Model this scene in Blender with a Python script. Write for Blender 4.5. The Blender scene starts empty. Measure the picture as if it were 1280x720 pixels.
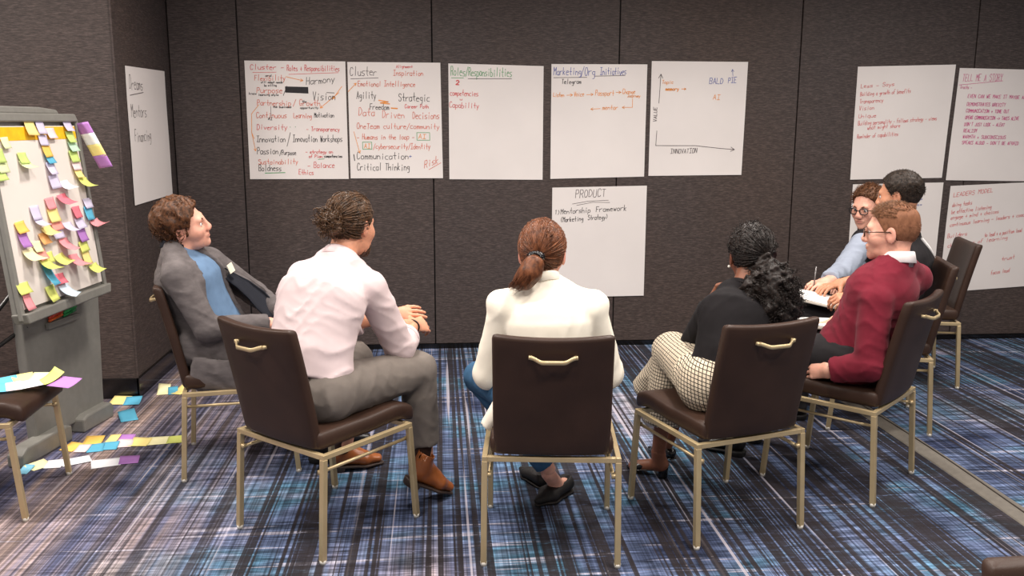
import bpy, bmesh, math, random
import numpy as np
from mathutils import Matrix, Vector

random.seed(7)
RNG = np.random.default_rng(7)
scene = bpy.context.scene
COL = scene.collection

# ------------------------------------------------------------------ camera
def make_camera():
    pitch, yaw, roll = math.radians(10.47), math.radians(4.83), math.radians(0.182)
    cy, sy, cp, sp = math.cos(yaw), math.sin(yaw), math.cos(pitch), math.sin(pitch)
    F = Vector((sy*cp, cy*cp, -sp)); R0 = Vector((cy, -sy, 0)); U0 = R0.cross(F)
    R = math.cos(roll)*R0 + math.sin(roll)*U0
    U = -math.sin(roll)*R0 + math.cos(roll)*U0
    cd = bpy.data.cameras.new('camera'); co = bpy.data.objects.new('camera', cd)
    COL.objects.link(co)
    cd.sensor_width = 36.0; cd.lens = 1118/1280*36.0
    cd.clip_start = 0.05; cd.clip_end = 60
    m = Matrix(((R.x, U.x, -F.x, 0), (R.y, U.y, -F.y, 0), (R.z, U.z, -F.z, 1.554), (0, 0, 0, 1)))
    co.matrix_world = m
    scene.camera = co
make_camera()

# ------------------------------------------------------------------ world, lights, exposure
scene.view_settings.view_transform = 'Standard'
scene.view_settings.look = 'None'
scene.view_settings.gamma = 1.0
scene.view_settings.use_curve_mapping = False
scene.view_settings.exposure = 0.0

world = bpy.data.worlds.new('room_ambience'); scene.world = world
world.use_nodes = True
world.node_tree.nodes['Background'].inputs['Color'].default_value = (1.0, 0.95, 0.92, 1)
world.node_tree.nodes['Background'].inputs['Strength'].default_value = 0.42

def area_light(name, loc, size, energy, color=(1.0, 0.93, 0.86), rot=(0, 0, 0), spread=160):
    ld = bpy.data.lights.new(name, 'AREA'); ld.shape = 'DISK'; ld.size = size
    ld.energy = energy; ld.color = color; ld.spread = math.radians(spread)
    lo = bpy.data.objects.new(name, ld); COL.objects.link(lo)
    lo.location = loc; lo.rotation_euler = rot
    return lo
for i, (lx, ly) in enumerate([(-1.5, 1.0), (0.4, 1.0), (2.3, 1.0), (-0.6, 2.6), (1.3, 2.6), (3.2, 2.6),
                              (-0.6, 4.3), (1.3, 4.3), (3.2, 4.3), (-2.7, 3.5)]):
    area_light('ceiling_lamp', (lx, ly, 2.98), 0.38, 75 if lx < -2 else 38)

# ------------------------------------------------------------------ colour and material helpers
def lin(c):
    return tuple(((v/255)/12.92 if v/255 <= 0.04045 else ((v/255+0.055)/1.055)**2.4) for v in c)
MATS = {}
def new_mat(name):
    m = bpy.data.materials.new(name); m.use_nodes = True
    nt = m.node_tree; b = nt.nodes['Principled BSDF']
    return m, nt, b
def N(nt, t, **kw):
    n = nt.nodes.new(t)
    for k, v in kw.items():
        setattr(n, k, v)
    return n
def pos_node(nt, scale=(1, 1, 1), obj=False, rot=(0, 0, 0)):
    if obj:
        g = N(nt, 'ShaderNodeTexCoord'); out = g.outputs['Object']
    else:
        g = N(nt, 'ShaderNodeNewGeometry'); out = g.outputs['Position']
    mp = N(nt, 'ShaderNodeMapping'); mp.inputs['Scale'].default_value = scale
    mp.inputs['Rotation'].default_value = rot
    nt.links.new(out, mp.inputs['Vector'])
    return mp.outputs['Vector']
def noise(nt, vec, scale=1.0, detail=2.0, rough=0.5, dist=0.0):
    n = N(nt, 'ShaderNodeTexNoise'); n.inputs['Scale'].default_value = scale
    n.inputs['Detail'].default_value = detail; n.inputs['Roughness'].default_value = rough
    n.inputs['Distortion'].default_value = dist
    nt.links.new(vec, n.inputs['Vector'])
    return n.outputs['Fac']
def ramp(nt, fac, stops, interp='LINEAR'):
    r = N(nt, 'ShaderNodeValToRGB'); r.color_ramp.interpolation = interp
    els = r.color_ramp.elements
    while len(els) < len(stops):
        els.new(0.5)
    for e, (p, c) in zip(els, stops):
        e.position = p
        e.color = (c, c, c, 1) if isinstance(c, (int, float)) else (*c[:3], 1)
    nt.links.new(fac, r.inputs['Fac'])
    return r.outputs['Color']
def mixc(nt, fac, a, b, blend='MIX'):
    m = N(nt, 'ShaderNodeMix', data_type='RGBA', blend_type=blend)
    if isinstance(fac, (int, float)):
        m.inputs[0].default_value = fac
    else:
        nt.links.new(fac, m.inputs[0])
    for i, v in ((6, a), (7, b)):
        if isinstance(v, tuple):
            m.inputs[i].default_value = (*v[:3], 1)
        else:
            nt.links.new(v, m.inputs[i])
    return m.outputs[2]
def math_n(nt, op, a, b=None, c=None):
    m = N(nt, 'ShaderNodeMath', operation=op)
    for i, v in enumerate((a, b, c)):
        if v is None:
            continue
        if isinstance(v, (int, float)):
            m.inputs[i].default_value = v
        else:
            nt.links.new(v, m.inputs[i])
    return m.outputs[0]
def bump(nt, b, h, strength=0.3, dist=0.01):
    bn = N(nt, 'ShaderNodeBump'); bn.inputs['Strength'].default_value = strength
    bn.inputs['Distance'].default_value = dist
    nt.links.new(h, bn.inputs['Height']); nt.links.new(bn.outputs['Normal'], b.inputs['Normal'])
def plain(name, rgb, rough=0.6, metal=0.0, var=0.12, scale=30, bump_s=0.0, bump_scale=200, obj=False,
          spec=0.5, sheen=0.0, stretch=(1, 1, 1), sss=0.0):
    """simple procedural material: base colour with slight noise variation and fine relief"""
    if name in MATS:
        return MATS[name]
    m, nt, b = new_mat(name); c = lin(rgb)
    v = pos_node(nt, stretch, obj)
    f = noise(nt, v, scale, 3)
    lo = tuple(x*(1-var) for x in c); hi = tuple(min(1, x*(1+var)) for x in c)
    nt.links.new(ramp(nt, f, [(0.3, lo), (0.7, hi)]), b.inputs['Base Color'])
    b.inputs['Roughness'].default_value = rough; b.inputs['Metallic'].default_value = metal
    b.inputs['Specular IOR Level'].default_value = spec
    if sheen:
        b.inputs['Sheen Weight'].default_value = sheen
        b.inputs['Sheen Roughness'].default_value = 0.5
    if sss:
        b.inputs['Subsurface Weight'].default_value = sss
        b.inputs['Subsurface Radius'].default_value = (0.012, 0.005, 0.003)
        b.inputs['Subsurface Scale'].default_value = 0.6
    if bump_s:
        bump(nt, b, noise(nt, v, bump_scale, 3), bump_s, 0.004)
    MATS[name] = m
    return m

# ------------------------------------------------------------------ object helpers
def link(o, parent=None):
    COL.objects.link(o)
    if parent is not None:
        o.parent = parent
    return o
def tag(o, label=None, cat=None, group=None, kind=None):
    if label: o['label'] = label
    if cat: o['category'] = cat
    if group: o['group'] = group
    if kind: o['kind'] = kind
    return o
def empty(name, loc=(0, 0, 0), rz=0.0, label=None, cat=None, group=None):
    o = bpy.data.objects.new(name, None); link(o)
    o.location = loc; o.rotation_euler = (0, 0, rz); o.empty_display_size = 0.1
    return tag(o, label, cat, group)
def mesh_np(name, V, Q, mat, parent=None, smooth=True):
    """V (n,3), Q list/array of faces of equal size, or list of mixed faces"""
    me = bpy.data.meshes.new(name)
    if isinstance(Q, np.ndarray):
        k = Q.shape[1]
        me.vertices.add(len(V)); me.vertices.foreach_set('co', np.asarray(V, np.float32).ravel())
        me.loops.add(Q.size); me.loops.foreach_set('vertex_index', Q.astype(np.int32).ravel())
        me.polygons.add(len(Q))
        me.polygons.foreach_set('loop_start', (np.arange(len(Q))*k).astype(np.int32))
        me.polygons.foreach_set('loop_total', np.full(len(Q), k, np.int32))
        me.update(calc_edges=True)
    else:
        me.from_pydata([tuple(map(float, v)) for v in V], [], Q)
    if smooth:
        me.polygons.foreach_set('use_smooth', np.ones(len(me.polygons), dtype=bool))
    me.materials.append(mat); me.update()
    o = bpy.data.objects.new(name, me); link(o, parent)
    return o
class MB:
    """collects polygons for one mesh"""
    def __init__(s): s.v = []; s.f = []
    def add(s, V, F):
        n = len(s.v); s.v += [tuple(v) for v in V]; s.f += [tuple(i+n for i in f) for f in F]
    def box(s, lo, hi):
        (a, b, c), (d, e, f) = lo, hi
        s.add([(a,b,c),(d,b,c),(d,e,c),(a,e,c),(a,b,f),(d,b,f),(d,e,f),(a,e,f)],
              [(3,2,1,0),(4,5,6,7),(0,1,5,4),(1,2,6,5),(2,3,7,6),(3,0,4,7)])
    def beam(s, p, q, w, d, up=(0, 0, 1)):
        p, q = Vector(p), Vector(q); a = (q-p).normalized(); u = Vector(up)
        if abs(a.dot(u)) > 0.95: u = Vector((0, 1, 0))
        x = a.cross(u).normalized(); y = x.cross(a).normalized()
        V = [r + x*sx*w/2 + y*sy*d/2 for r in (p, q) for sx, sy in ((-1,-1),(1,-1),(1,1),(-1,1))]
        s.add(V, [(3,2,1,0),(4,5,6,7),(0,1,5,4),(1,2,6,5),(2,3,7,6),(3,0,4,7)])
    def tube(s, pts, r, n=8, caps=True):
        pts = [Vector(p) for p in pts]; R = r if isinstance(r, (list, tuple)) else [r]*len(pts)
        rings = []; prev = None
        for i, p in enumerate(pts):
            t = (pts[min(i+1, len(pts)-1)] - pts[max(i-1, 0)]).normalized()
            if prev is None:
                u = Vector((0, 0, 1)) if abs(t.z) < 0.9 else Vector((1, 0, 0))
                x = t.cross(u).normalized()
            else:
                x = (prev - t*prev.dot(t)).normalized()
            prev = x; y = t.cross(x)
            rings.append([p + (x*math.cos(2*math.pi*k/n) + y*math.sin(2*math.pi*k/n))*R[i] for k in range(n)])
        V = [v for ring in rings for v in ring]; F = []
        for i in range(len(pts)-1):
            for k in range(n):
                F.append((i*n+k, i*n+(k+1) % n, (i+1)*n+(k+1) % n, (i+1)*n+k))
        if caps:
            F.append(tuple(range(n-1, -1, -1))); F.append(tuple((len(pts)-1)*n+k for k in range(n)))
        s.add(V, F)
    def build(s, name, mat, parent=None, smooth=False, bevel=0.0):
        o = mesh_np(name, s.v, s.f, mat, parent, smooth)
        if bevel:
            md = o.modifiers.new('bevel', 'BEVEL'); md.width = bevel; md.segments = 2
            md.limit_method = 'ANGLE'; md.angle_limit = 0.6
            for p in o.data.polygons: p.use_smooth = False
        return o
def rbox(size, r, n=(8, 8, 3), deform=None):
    """rounded cushion-like box centred on the origin, optional deform(x,y,z)->xyz"""
    hx, hy, hz = (s/2 for s in size); idx = {}; V = []; F = []
    def vert(u):
        key = tuple(round(c, 5) for c in u)
        if key not in idx:
            p = np.array([u[0]*hx, u[1]*hy, u[2]*hz]); h = np.array([hx, hy, hz])
            inner = np.clip(p, -(h-r), h-r); d = p-inner; L = np.linalg.norm(d)
            if L > 1e-9: p = inner + d/L*r
            idx[key] = len(V); V.append(deform(*p) if deform else tuple(p))
        return idx[key]
    def ticks(k, half):
        b = r/half
        t = [-1, -1+b*0.35, -1+b] + [(-1+b) + (2-2*b)*i/k for i in range(1, k)] + [1-b, 1-b*0.35, 1]
        return t
    T = [ticks(n[0], hx), ticks(n[1], hy), ticks(n[2], hz)]
    for ax in range(3):
        a, b = (ax+1) % 3, (ax+2) % 3
        for sgn in (-1, 1):
            for i in range(len(T[a])-1):
                for j in range(len(T[b])-1):
                    q = []
                    for (ii, jj) in ((i, j), (i+1, j), (i+1, j+1), (i, j+1)):
                        u = [0, 0, 0]; u[ax] = sgn; u[a] = T[a][ii]; u[b] = T[b][jj]; q.append(vert(u))
                    if sgn < 0: q.reverse()
                    if len(set(q)) == 4: F.append(tuple(q))
    return V, F
# ------------------------------------------------------------------ the room
def wall_mat(name, along, base=(67, 58, 55)):
    m, nt, b = new_mat(name)
    sc = (22, 22, 200)
    v = pos_node(nt, sc)
    f1 = noise(nt, v, 1.0, 4, 0.65)
    v2 = pos_node(nt, (55, 55, 420)); f2 = noise(nt, v2, 1.0, 2, 0.6)
    v3 = pos_node(nt, (0.7, 0.7, 0.5)); f3 = noise(nt, v3, 1.0, 2)
    c = lin(base)
    f = math_n(nt, 'ADD', math_n(nt, 'MULTIPLY', f1, 0.62), math_n(nt, 'MULTIPLY', f2, 0.38))
    col = ramp(nt, f, [(0.32, tuple(x*0.45 for x in c)), (0.50, c), (0.68, tuple(x*2.2 for x in c))])
    warm = ramp(nt, f3, [(0.35, (0.95, 0.97, 1.03)), (0.65, (1.08, 1.0, 0.95))])
    nt.links.new(mixc(nt, 1.0, col, warm, 'MULTIPLY'), b.inputs['Base Color'])
    b.inputs['Roughness'].default_value = 0.62; b.inputs['Specular IOR Level'].default_value = 0.35
    bump(nt, b, f, 0.35, 0.003)
    return m
M_WALL = wall_mat('woven_wall_fabric', 'x')
M_GAP = plain('dark_gap', (14, 12, 12), 0.8)
M_BASE = plain('black_baseboard_and_gap', (16, 15, 15), 0.16, var=0.2, spec=0.6)

def carpet_mat():
    m, nt, b = new_mat('striped_carpet')
    def n2(sx, sy, d=2, r=0.5, off=0):
        g = N(nt, 'ShaderNodeNewGeometry')
        mp = N(nt, 'ShaderNodeMapping'); mp.inputs['Scale'].default_value = (sx, sy, 0)
        mp.inputs['Location'].default_value = (off, off*0.7, off*0.3)
        nt.links.new(g.outputs['Position'], mp.inputs['Vector'])
        return noise(nt, mp.outputs['Vector'], 1.0, d, r)
    # patches of ground colour
    p1 = n2(0.75, 0.55, 1, 0.5, 3.1)
    sx = N(nt, 'ShaderNodeSeparateXYZ'); g = N(nt, 'ShaderNodeNewGeometry'); nt.links.new(g.outputs['Position'], sx.inputs[0])
    # woven design: greyer and rosier towards the left wall and the back right, blue in the middle
    lft = math_n(nt, 'MULTIPLY', math_n(nt, 'ADD', sx.outputs['X'], 0.65), -1.1)
    lft = math_n(nt, 'MINIMUM', math_n(nt, 'MAXIMUM', lft, 0.0), 1.0)
    blue = ramp(nt, n2(1.6, 2.2, 3, 0.6, 9.0), [(0.33, lin((46, 53, 76))), (0.48, lin((80, 91, 118))), (0.6, lin((66, 98, 120))), (0.72, lin((120, 118, 138)))])
    rose = ramp(nt, n2(11, 0.35, 3, 0.6, 5.0), [(0.34, lin((72, 76, 104))), (0.48, lin((112, 106, 122))), (0.64, lin((170, 148, 140)))])
    ground = mixc(nt, math_n(nt, 'MINIMUM', math_n(nt, 'ADD', lft, ramp(nt, p1, [(0.52, 0.0), (0.7, 0.55)])), 1.0), blue, rose)
    # cross weave in two scales
    cw = n2(5.0, 48, 2, 0.6, 1.7)
    xf = math_n(nt, 'SUBTRACT', 1.0, math_n(nt, 'MULTIPLY', lft, 0.55))
    ground = mixc(nt, xf, ground, ramp(nt, cw, [(0.36, 0.52), (0.5, 0.97), (0.64, 1.55)]), 'MULTIPLY')
    cw2 = n2(9.0, 120, 2, 0.6, 2.9)
    ground = mixc(nt, xf, ground, ramp(nt, cw2, [(0.36, 0.62), (0.5, 1.0), (0.64, 1.4)]), 'MULTIPLY')
    pale_cross = ramp(nt, n2(1.6, 30, 2, 0.5, 12.0), [(0.64, 0.0), (0.69, 0.7)])
    ground = mixc(nt, pale_cross, ground, lin((172, 168, 182)))
    # fine long threads
    th = n2(95, 0.9, 3, 0.6, 4.4)
    ground = mixc(nt, 1.0, ground, ramp(nt, th, [(0.36, 0.5), (0.5, 1.0), (0.64, 1.5)]), 'MULTIPLY')
    # pale long lines
    pl = ramp(nt, n2(52, 0.4, 1, 0.4, 21.0), [(0.675, 0.0), (0.72, 0.6)])
    c1 = mixc(nt, pl, ground, lin((186, 178, 186)))
    # dark bands: wide groups broken up by finer gaps, and single thin lines
    wide = ramp(nt, n2(9.0, 0.16, 1, 0.4, 31.0), [(0.515, 0.0), (0.535, 1.0)])
    thin = ramp(nt, n2(44, 0.25, 1, 0.4, 41.0), [(0.545, 0.0), (0.575, 1.0)])
    thin2 = ramp(nt, n2(78, 0.35, 1, 0.4, 51.0), [(0.42, 0.0), (0.46, 1.0)])
    dark = math_n(nt, 'MAXIMUM', math_n(nt, 'MULTIPLY', wide, thin2), thin)
    dark = math_n(nt, 'MULTIPLY', dark, math_n(nt, 'SUBTRACT', 0.92, math_n(nt, 'MULTIPLY', lft, 0.5)))
    dash = ramp(nt, n2(16, 85, 2, 0.5, 61.0), [(0.62, 1.0), (0.70, 0.45)])
    dark = math_n(nt, 'MULTIPLY', dark, dash)
    c3 = mixc(nt, dark, c1, lin((44, 39, 40)))
    nt.links.new(c3, b.inputs['Base Color'])
    b.inputs['Roughness'].default_value = 0.95; b.inputs['Specular IOR Level'].default_value = 0.1
    bump(nt, b, n2(300, 300, 2, 0.5, 0), 0.35, 0.003)
    return m
mb = MB(); mb.box((-4.6, -1.5, -0.06), (6.6, 6.35, 0.0))
floor_o = mb.build('floor', carpet_mat()); tag(floor_o, 'blue, grey and black striped carpet with fine cross weave', 'floor', kind='structure')

mb = MB(); mb.box((-4.6, -1.5, 3.02), (6.6, 6.35, 3.1))
ceil_o = mb.build('ceiling', plain('white_ceiling', (225, 222, 216), 0.9)); tag(ceil_o, 'plain white ceiling above the meeting room', 'ceiling', kind='structure')

WY = 6.10
wb = MB(); wb.box((-1.72, WY+0.02, 0), (6.6, WY+0.2, 3.02))
wall_back = wb.build('wall_back', M_GAP); tag(wall_back, 'dark brown woven fabric wall behind the group, in tall panels', 'wall', kind='structure')
xs = [-1.707] + [-1.27 + 1.2516*k for k in range(0, 7)]
pm = None
for a, b_ in zip(xs[:-1], xs[1:]):
    mb = MB(); mb.box((a+0.004, WY, 0.035), (b_-0.004, WY+0.045, 3.0))
    mb.build('panel', M_WALL, wall_back, bevel=0.003)
mb = MB(); mb.box((-1.707, WY-0.004, 0.0), (6.6, WY+0.03, 0.033))  # black strip stands in for the shade in the gap below the panels
o = mb.build('shadow_gap_strip', M_BASE); tag(o, 'thin black strip standing in for the shadow gap at the foot of the back wall', 'baseboard', kind='structure')

# pillar / return wall on the left
mb = MB(); mb.box((-4.6, 5.08, 0.0), (-1.712, WY+0.2, 3.02))
wall_left = mb.build('wall_left', M_WALL); tag(wall_left, 'brown woven fabric return wall behind the easel', 'wall', kind='structure')
mb = MB(); mb.box((-4.6, 5.066, 0.0), (-1.70, 5.08, 0.118)); mb.box((-1.714, 5.066, 0.0), (-1.698, WY-0.002, 0.118))
o = mb.build('baseboard_left', M_BASE, bevel=0.003); tag(o, 'glossy black baseboard around the return wall', 'baseboard', kind='structure')
mb = MB(); mb.tube([(-1.709, 5.078, 0.12), (-1.709, 5.078, 3.0)], 0.006, 8)
mb.build('corner_bead', M_WALL, wall_left)

# cable cover across the carpet on the right: low ramp profile with a slit
def cable_cover():
    prof = [(-0.055, 0.0), (-0.05, 0.004), (-0.022, 0.012), (-0.012, 0.014), (0.012, 0.014), (0.022, 0.012), (0.05, 0.004), (0.055, 0.0)]
    V = []; F = []; ys = np.linspace(1.2, 6.05, 60); n = len(prof)
    for y in ys:
        wob = 0.006*math.sin(y*2.1)
        for (x, z) in prof: V.append((2.338+x+wob, y, z+0.0005))
    for i in range(len(ys)-1):
        for k in range(n-1):
            F.append((i*n+k, i*n+k+1, (i+1)*n+k+1, (i+1)*n+k))
        F.append((i*n+n-1, i*n, (i+1)*n, (i+1)*n+n-1))
    root = empty('cable_cover', (0, 0, 0), 0, 'flat taupe cable cover strip running across the carpet at right', 'cable cover')
    mesh_np('cover_strip', V, F, plain('taupe_rubber', (112, 106, 98), 0.6, bump_s=0.2), root, False)
    m2 = MB(); pts = [(2.338+0.012+0.008*math.sin(y*3.3+1)+0.006*math.sin(y*2.1), y, 0.0155) for y in np.linspace(1.2, 6.0, 60)]
    m2.tube(pts, 0.0035, 6)
    m2.build('cord', plain('dark_cord', (58, 50, 44), 0.6), root, True)
cable_cover()
# ------------------------------------------------------------------ banquet chairs
M_GOLD = plain('champagne_metal', (198, 176, 136), 0.38, 0.5, var=0.08, scale=12)
M_VINYL = plain('brown_vinyl', (54, 37, 29), 0.45, var=0.16, scale=7, bump_s=0.12, bump_scale=420, spec=0.28)
M_GLIDE = plain('clear_glide', (205, 200, 190), 0.25)
def back_y(z):
    t = (z-0.41)/0.455
    return -0.207 - 0.085*t - 0.016*t*t
def make_chair_parts():
    P = {}
    # seat cushion with waterfall front
    def dseat(x, y, z):
        yy = y + 0.02
        t = max(0.0, (yy-0.16)/0.11)
        return (x*(1.0 + 0.02*(yy > 0)), yy, z + 0.442 - 0.030*t*t - 0.008*(1-abs(x)/0.22)*(z > 0) + 0.012*max(0, yy)/0.2*(1-t*0.5))
    P['seat'] = rbox((0.435, 0.49, 0.07), 0.024, (8, 10, 2), dseat)
    # backrest shell, leaning, slightly hollow
    def dback(x, y, z):
        zz = z + 0.6375
        t = (zz-0.41)/0.455
        wtap = 1.0 - 0.05*max(0, 0.25-t)/0.25*0.4
        dip = -0.010*(1-(x/0.205)**2)*max(0, t-0.6)/0.4
        return (x*wtap, back_y(zz) + y - 0.016*(1-(x/0.205)**2), zz + dip)
    P['backrest'] = rbox((0.41, 0.042, 0.455), 0.017, (10, 1, 10), dback)
    return P
CH = make_chair_parts()
def frame_mb():
    m = MB(); w, z = 0.2345, 0.394; t = 0.019
    m.box((-w-t/2, -0.232, z-t/2), (-w+t/2, 0.222, z+t/2)); m.box((w-t/2, -0.232, z-t/2), (w+t/2, 0.222, z+t/2))
    m.box((-w+t/2, -0.232, z-t/2), (w-t/2, -0.213, z+t/2)); m.box((-w+t/2, 0.203, z-t/2), (w-t/2, 0.222, z+t/2))
    return m
def leg_mb(sx, sy):
    m = MB()
    top = (sx*0.2345, 0.2125 if sy > 0 else -0.2225, 0.386); bot = (sx*0.238, 0.243 if sy > 0 else -0.246, 0.012)
    m.beam(top, bot, 0.0215, 0.0215, up=(0, 1, 0)); return m, bot
def stretcher_mb(sx):
    m = MB(); x = sx*0.217; z = 0.335
    m.tube([(x, -0.222, z), (x, 0.217, z)], 0.0068, 8)
    for y in (-0.2245, 0.2175):
        m.box((min(x-0.006*sx, sx*0.2345), y-0.008, z-0.008), (max(x-0.006*sx, sx*0.2345), y+0.008, z+0.008))
    return m
def handle_mb():
    m = MB(); V = []
    n = 18; zc = 0.79
    for i in range(n+1):
        s = -1+2*i/n; x = s*0.076
        b = (1-abs(s)**2.2)
        q_ = min(1.0, max(0.0, (1-abs(s))/0.55)); q_ = q_*q_*(3-2*q_); sag = -0.011*q_
        z = zc + sag; y = back_y(zc) - 0.042 - 0.004 - 0.024*q_
        hw = 0.0078
        V.append((x, y, z, hw))
    for i, (x, y, z, hw) in enumerate(V):
        m.v += [(x, y, z-hw), (x, y-0.005, z-hw*0.8), (x, y-0.005, z+hw*0.8), (x, y, z+hw), (x, y+0.004, z+hw*0.6), (x, y+0.004, z-hw*0.6)]
    for i in range(n):
        for k in range(6):
            m.f.append((i*6+k, i*6+(k+1) % 6, (i+1)*6+(k+1) % 6, (i+1)*6+k))
    m.f.append(tuple(range(6))); m.f.append(tuple(n*6+k for k in range(5, -1, -1)))
    for s in (-1, 1):
        yb = back_y(zc)-0.030
        m.box((s*0.076-0.006, yb-0.02, zc-0.006), (s*0.076+0.006, yb+0.012, zc+0.006))
    return m
def make_chair():
    root = empty('banquet_chair')
    mesh_np('seat', *CH['seat'], M_VINYL, root)
    bk = mesh_np('backrest', *CH['backrest'], M_VINYL, root)
    frame_mb().build('seat_frame', M_GOLD, root, bevel=0.002)
    for sx in (-1, 1):
        for sy in (-1, 1):
            m, bot = leg_mb(sx, sy); lg = m.build('leg', M_GOLD, root, bevel=0.0025)
            g = MB(); g.tube([(bot[0], bot[1], 0.0), (bot[0], bot[1], 0.016)], [0.0115, 0.0125], 10)
            g.build('glide', M_GLIDE, lg, True)
        stretcher_mb(sx).build('stretcher', M_GOLD, root, True)
    handle_mb().build('handle', M_GOLD, bk, True)
    return root
def copy_tree(o, parent=None):
    c = o.copy(); COL.objects.link(c); c.parent = parent
    for ch in o.children: copy_tree(ch, c)
    return c
CHAIR0 = make_chair()
CHAIRS = {}
def place_chair(key, cx, cy, fx, fy, label):
    o = CHAIR0 if not CHAIRS else copy_tree(CHAIR0)
    o.location = (cx, cy, 0); o.rotation_euler = (0, 0, math.atan2(-fx, fy))
    tag(o, label, 'chair', 'brown vinyl banquet chairs around the circle')
    CHAIRS[key] = o
place_chair('D', 0.415, 3.175, 0.11, 0.992, 'brown banquet chair under the woman in the white blazer')
place_chair('C', -0.435, 3.352, 0.664, 0.748, 'brown banquet chair under the man in the pale pink shirt')
place_chair('E', 1.098, 3.322, -0.298, 0.954, 'brown banquet chair under the woman with the black curly ponytail')
place_chair('F', 1.780, 3.672, -0.690, 0.724, 'brown banquet chair under the man in the burgundy sweater')
place_chair('G', 2.300, 4.420, -0.960, 0.28, 'brown banquet chair leaning behind the burgundy sweater man, under the dark-haired man')
place_chair('H', 2.900, 5.190, -0.970, 0.24, 'brown banquet chair farthest back by the right wall sheets')
place_chair('B', -0.915, 4.085, 0.985, 0.17, 'brown banquet chair under the man in the grey cardigan')
place_chair('A', -1.885, 3.685, 0.999, 0.04, 'empty brown banquet chair at the left edge with sticky notes on its seat')
place_chair('I', 1.085, 0.965, 0.03, -1.0, 'brown banquet chair cut off at the lower right corner of the picture')
# ------------------------------------------------------------------ stroke lettering (felt marker handwriting)
G = dict(A='02 28 42|14 34', B='02 08 38 46 35 05|35 43 32 02', C='47 38 18 06 04 12 32 43', D='02 08 28 46 44 22 02',
 E='48 08 02 42|05 35', F='48 08 02|05 35', G='47 38 18 06 04 12 32 44 24', H='08 02|48 42|05 45', I='28 22|08 48|02 42',
 J='38 33 22 12 03', K='08 02|48 05 42', L='08 02 42', M='02 08 25 48 42', N='02 08 42 48', O='18 06 04 12 32 44 46 38 18',
 P='02 08 38 46 35 05', Q='18 06 04 12 32 44 46 38 18|24 42', R='02 08 38 46 35 05|25 42', S='47 38 18 07 06 35 44 43 32 12 03',
 T='08 48|28 22', U='08 03 12 32 43 48', V='08 22 48', W='08 12 26 32 48', X='08 42|02 48', Y='08 25 48|25 22', Z='08 48 02 42',
 a='45 15 04 03 12 32 43|45 42', b='08 02|05 25 44 43 32 02', c='45 15 04 03 12 42', d='48 42|45 15 04 03 12 42',
 e='04 44 35 15 04 03 12 42', f='48 28 17 12|05 35', g='45 15 04 13 43|45 41 30 10', h='08 02|04 35 44 42', i='25 22|27 26',
 j='35 31 20|37 36', k='08 02|35 04 32', l='28 22', m='02 05|04 15 24 22|24 35 44 42', n='02 05|04 25 44 42',
 o='15 04 03 12 32 43 44 35 15', p='05 00|05 35 44 43 32 02', q='45 40|45 15 04 03 12 42', r='02 05|04 25 45',
 s='45 15 04 43 32 02', t='28 23 32|05 45', u='05 03 12 32 43|45 42', v='05 22 45', w='05 12 24 32 45', x='05 42|02 45',
 y='05 22|45 10', z='05 45 02 42')
G.update({'/': '01 48', '-': '04 44', '(': '38 16 14 32', ')': '18 36 34 12', '1': '17 28 22', '2': '07 18 38 46 02 42', '+': '24 44 04|26 22',
          '&': '42 07 18 27 04 12 44', "'": '28 27', '.': '22 23', '"': '18 17|38 37', '>': '06 44 02', '<': '46 04 42', ',': '22 11', '=': '05 45|03 43'})
INK = dict(red=(205, 82, 84), black=(38, 34, 38), orange=(224, 142, 62), green=(70, 150, 92), blue=(70, 84, 158), pink=(196, 66, 128), dark=(84, 74, 76), rust=(206, 104, 84))
def ink_mat(c): return plain('marker_ink_'+c, INK[c], 0.7, var=0.15, scale=60)
class Ink:
    """collects marker strokes (u right, v down from the top-left corner, metres) for one colour"""
    def __init__(s): s.q = {}
    def line(s, col, pts, w=0.0035):
        L = s.q.setdefault(col, MB())
        for (a, b) in zip(pts[:-1], pts[1:]):
            dx, dy = b[0]-a[0], b[1]-a[1]; l = math.hypot(dx, dy)
            if l < 1e-6: dx, dy, l = 0.001, 0, 0.001
            nx, ny = -dy/l*w/2, dx/l*w/2; ex, ey = dx/l*w*0.35, dy/l*w*0.35
            L.add([(a[0]-ex+nx, a[1]-ey+ny, 0), (a[0]-ex-nx, a[1]-ey-ny, 0), (b[0]+ex-nx, b[1]+ey-ny, 0), (b[0]+ex+nx, b[1]+ey+ny, 0)], [(0, 1, 2, 3)])
    def text(s, col, u, v, size, txt, width=None, slope=0.0, w=0.0035, slant=0.12):
        """baseline-left at (u,v); size = capital height; width squeezes the line to that length"""
        k = size/6.0; adv = 5.6*k; rr = random.Random(hash(txt) % 1000 if False else sum(map(ord, txt)))
        n = len(txt); sx = 1.0
        if width: sx = width/(adv*n)
        for i, ch in enumerate(txt):
            if ch == ' ' or ch not in G: continue
            ox = u + i*adv*sx; jy = rr.uniform(-0.05, 0.05)*size; sc = rr.uniform(0.92, 1.08)
            for st in G[ch].split('|'):
                pts = []
                for p in st.split():
                    x, y = int(p[0])+rr.uniform(-.15, .15), (int(p[1])-2)*sc+rr.uniform(-.15, .15)
                    X = ox + (x + y*slant)*k*sx; Y = v - y*k + jy + (X-u)*slope
                    pts.append((X, Y))
                s.line(col, pts, w)
    def arrow(s, col, a, b, w=0.0035, head=0.018):
        s.line(col, [a, b], w); ang = math.atan2(b[1]-a[1], b[0]-a[0])
        s.line(col, [(b[0]-head*math.cos(ang-0.5), b[1]-head*math.sin(ang-0.5)), b, (b[0]-head*math.cos(ang+0.5), b[1]-head*math.sin(ang+0.5))], w)
M_SHEET = plain('flip_chart_paper', (226, 219, 216), 0.75, var=0.03, scale=3)
SHEETS = {}
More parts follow.
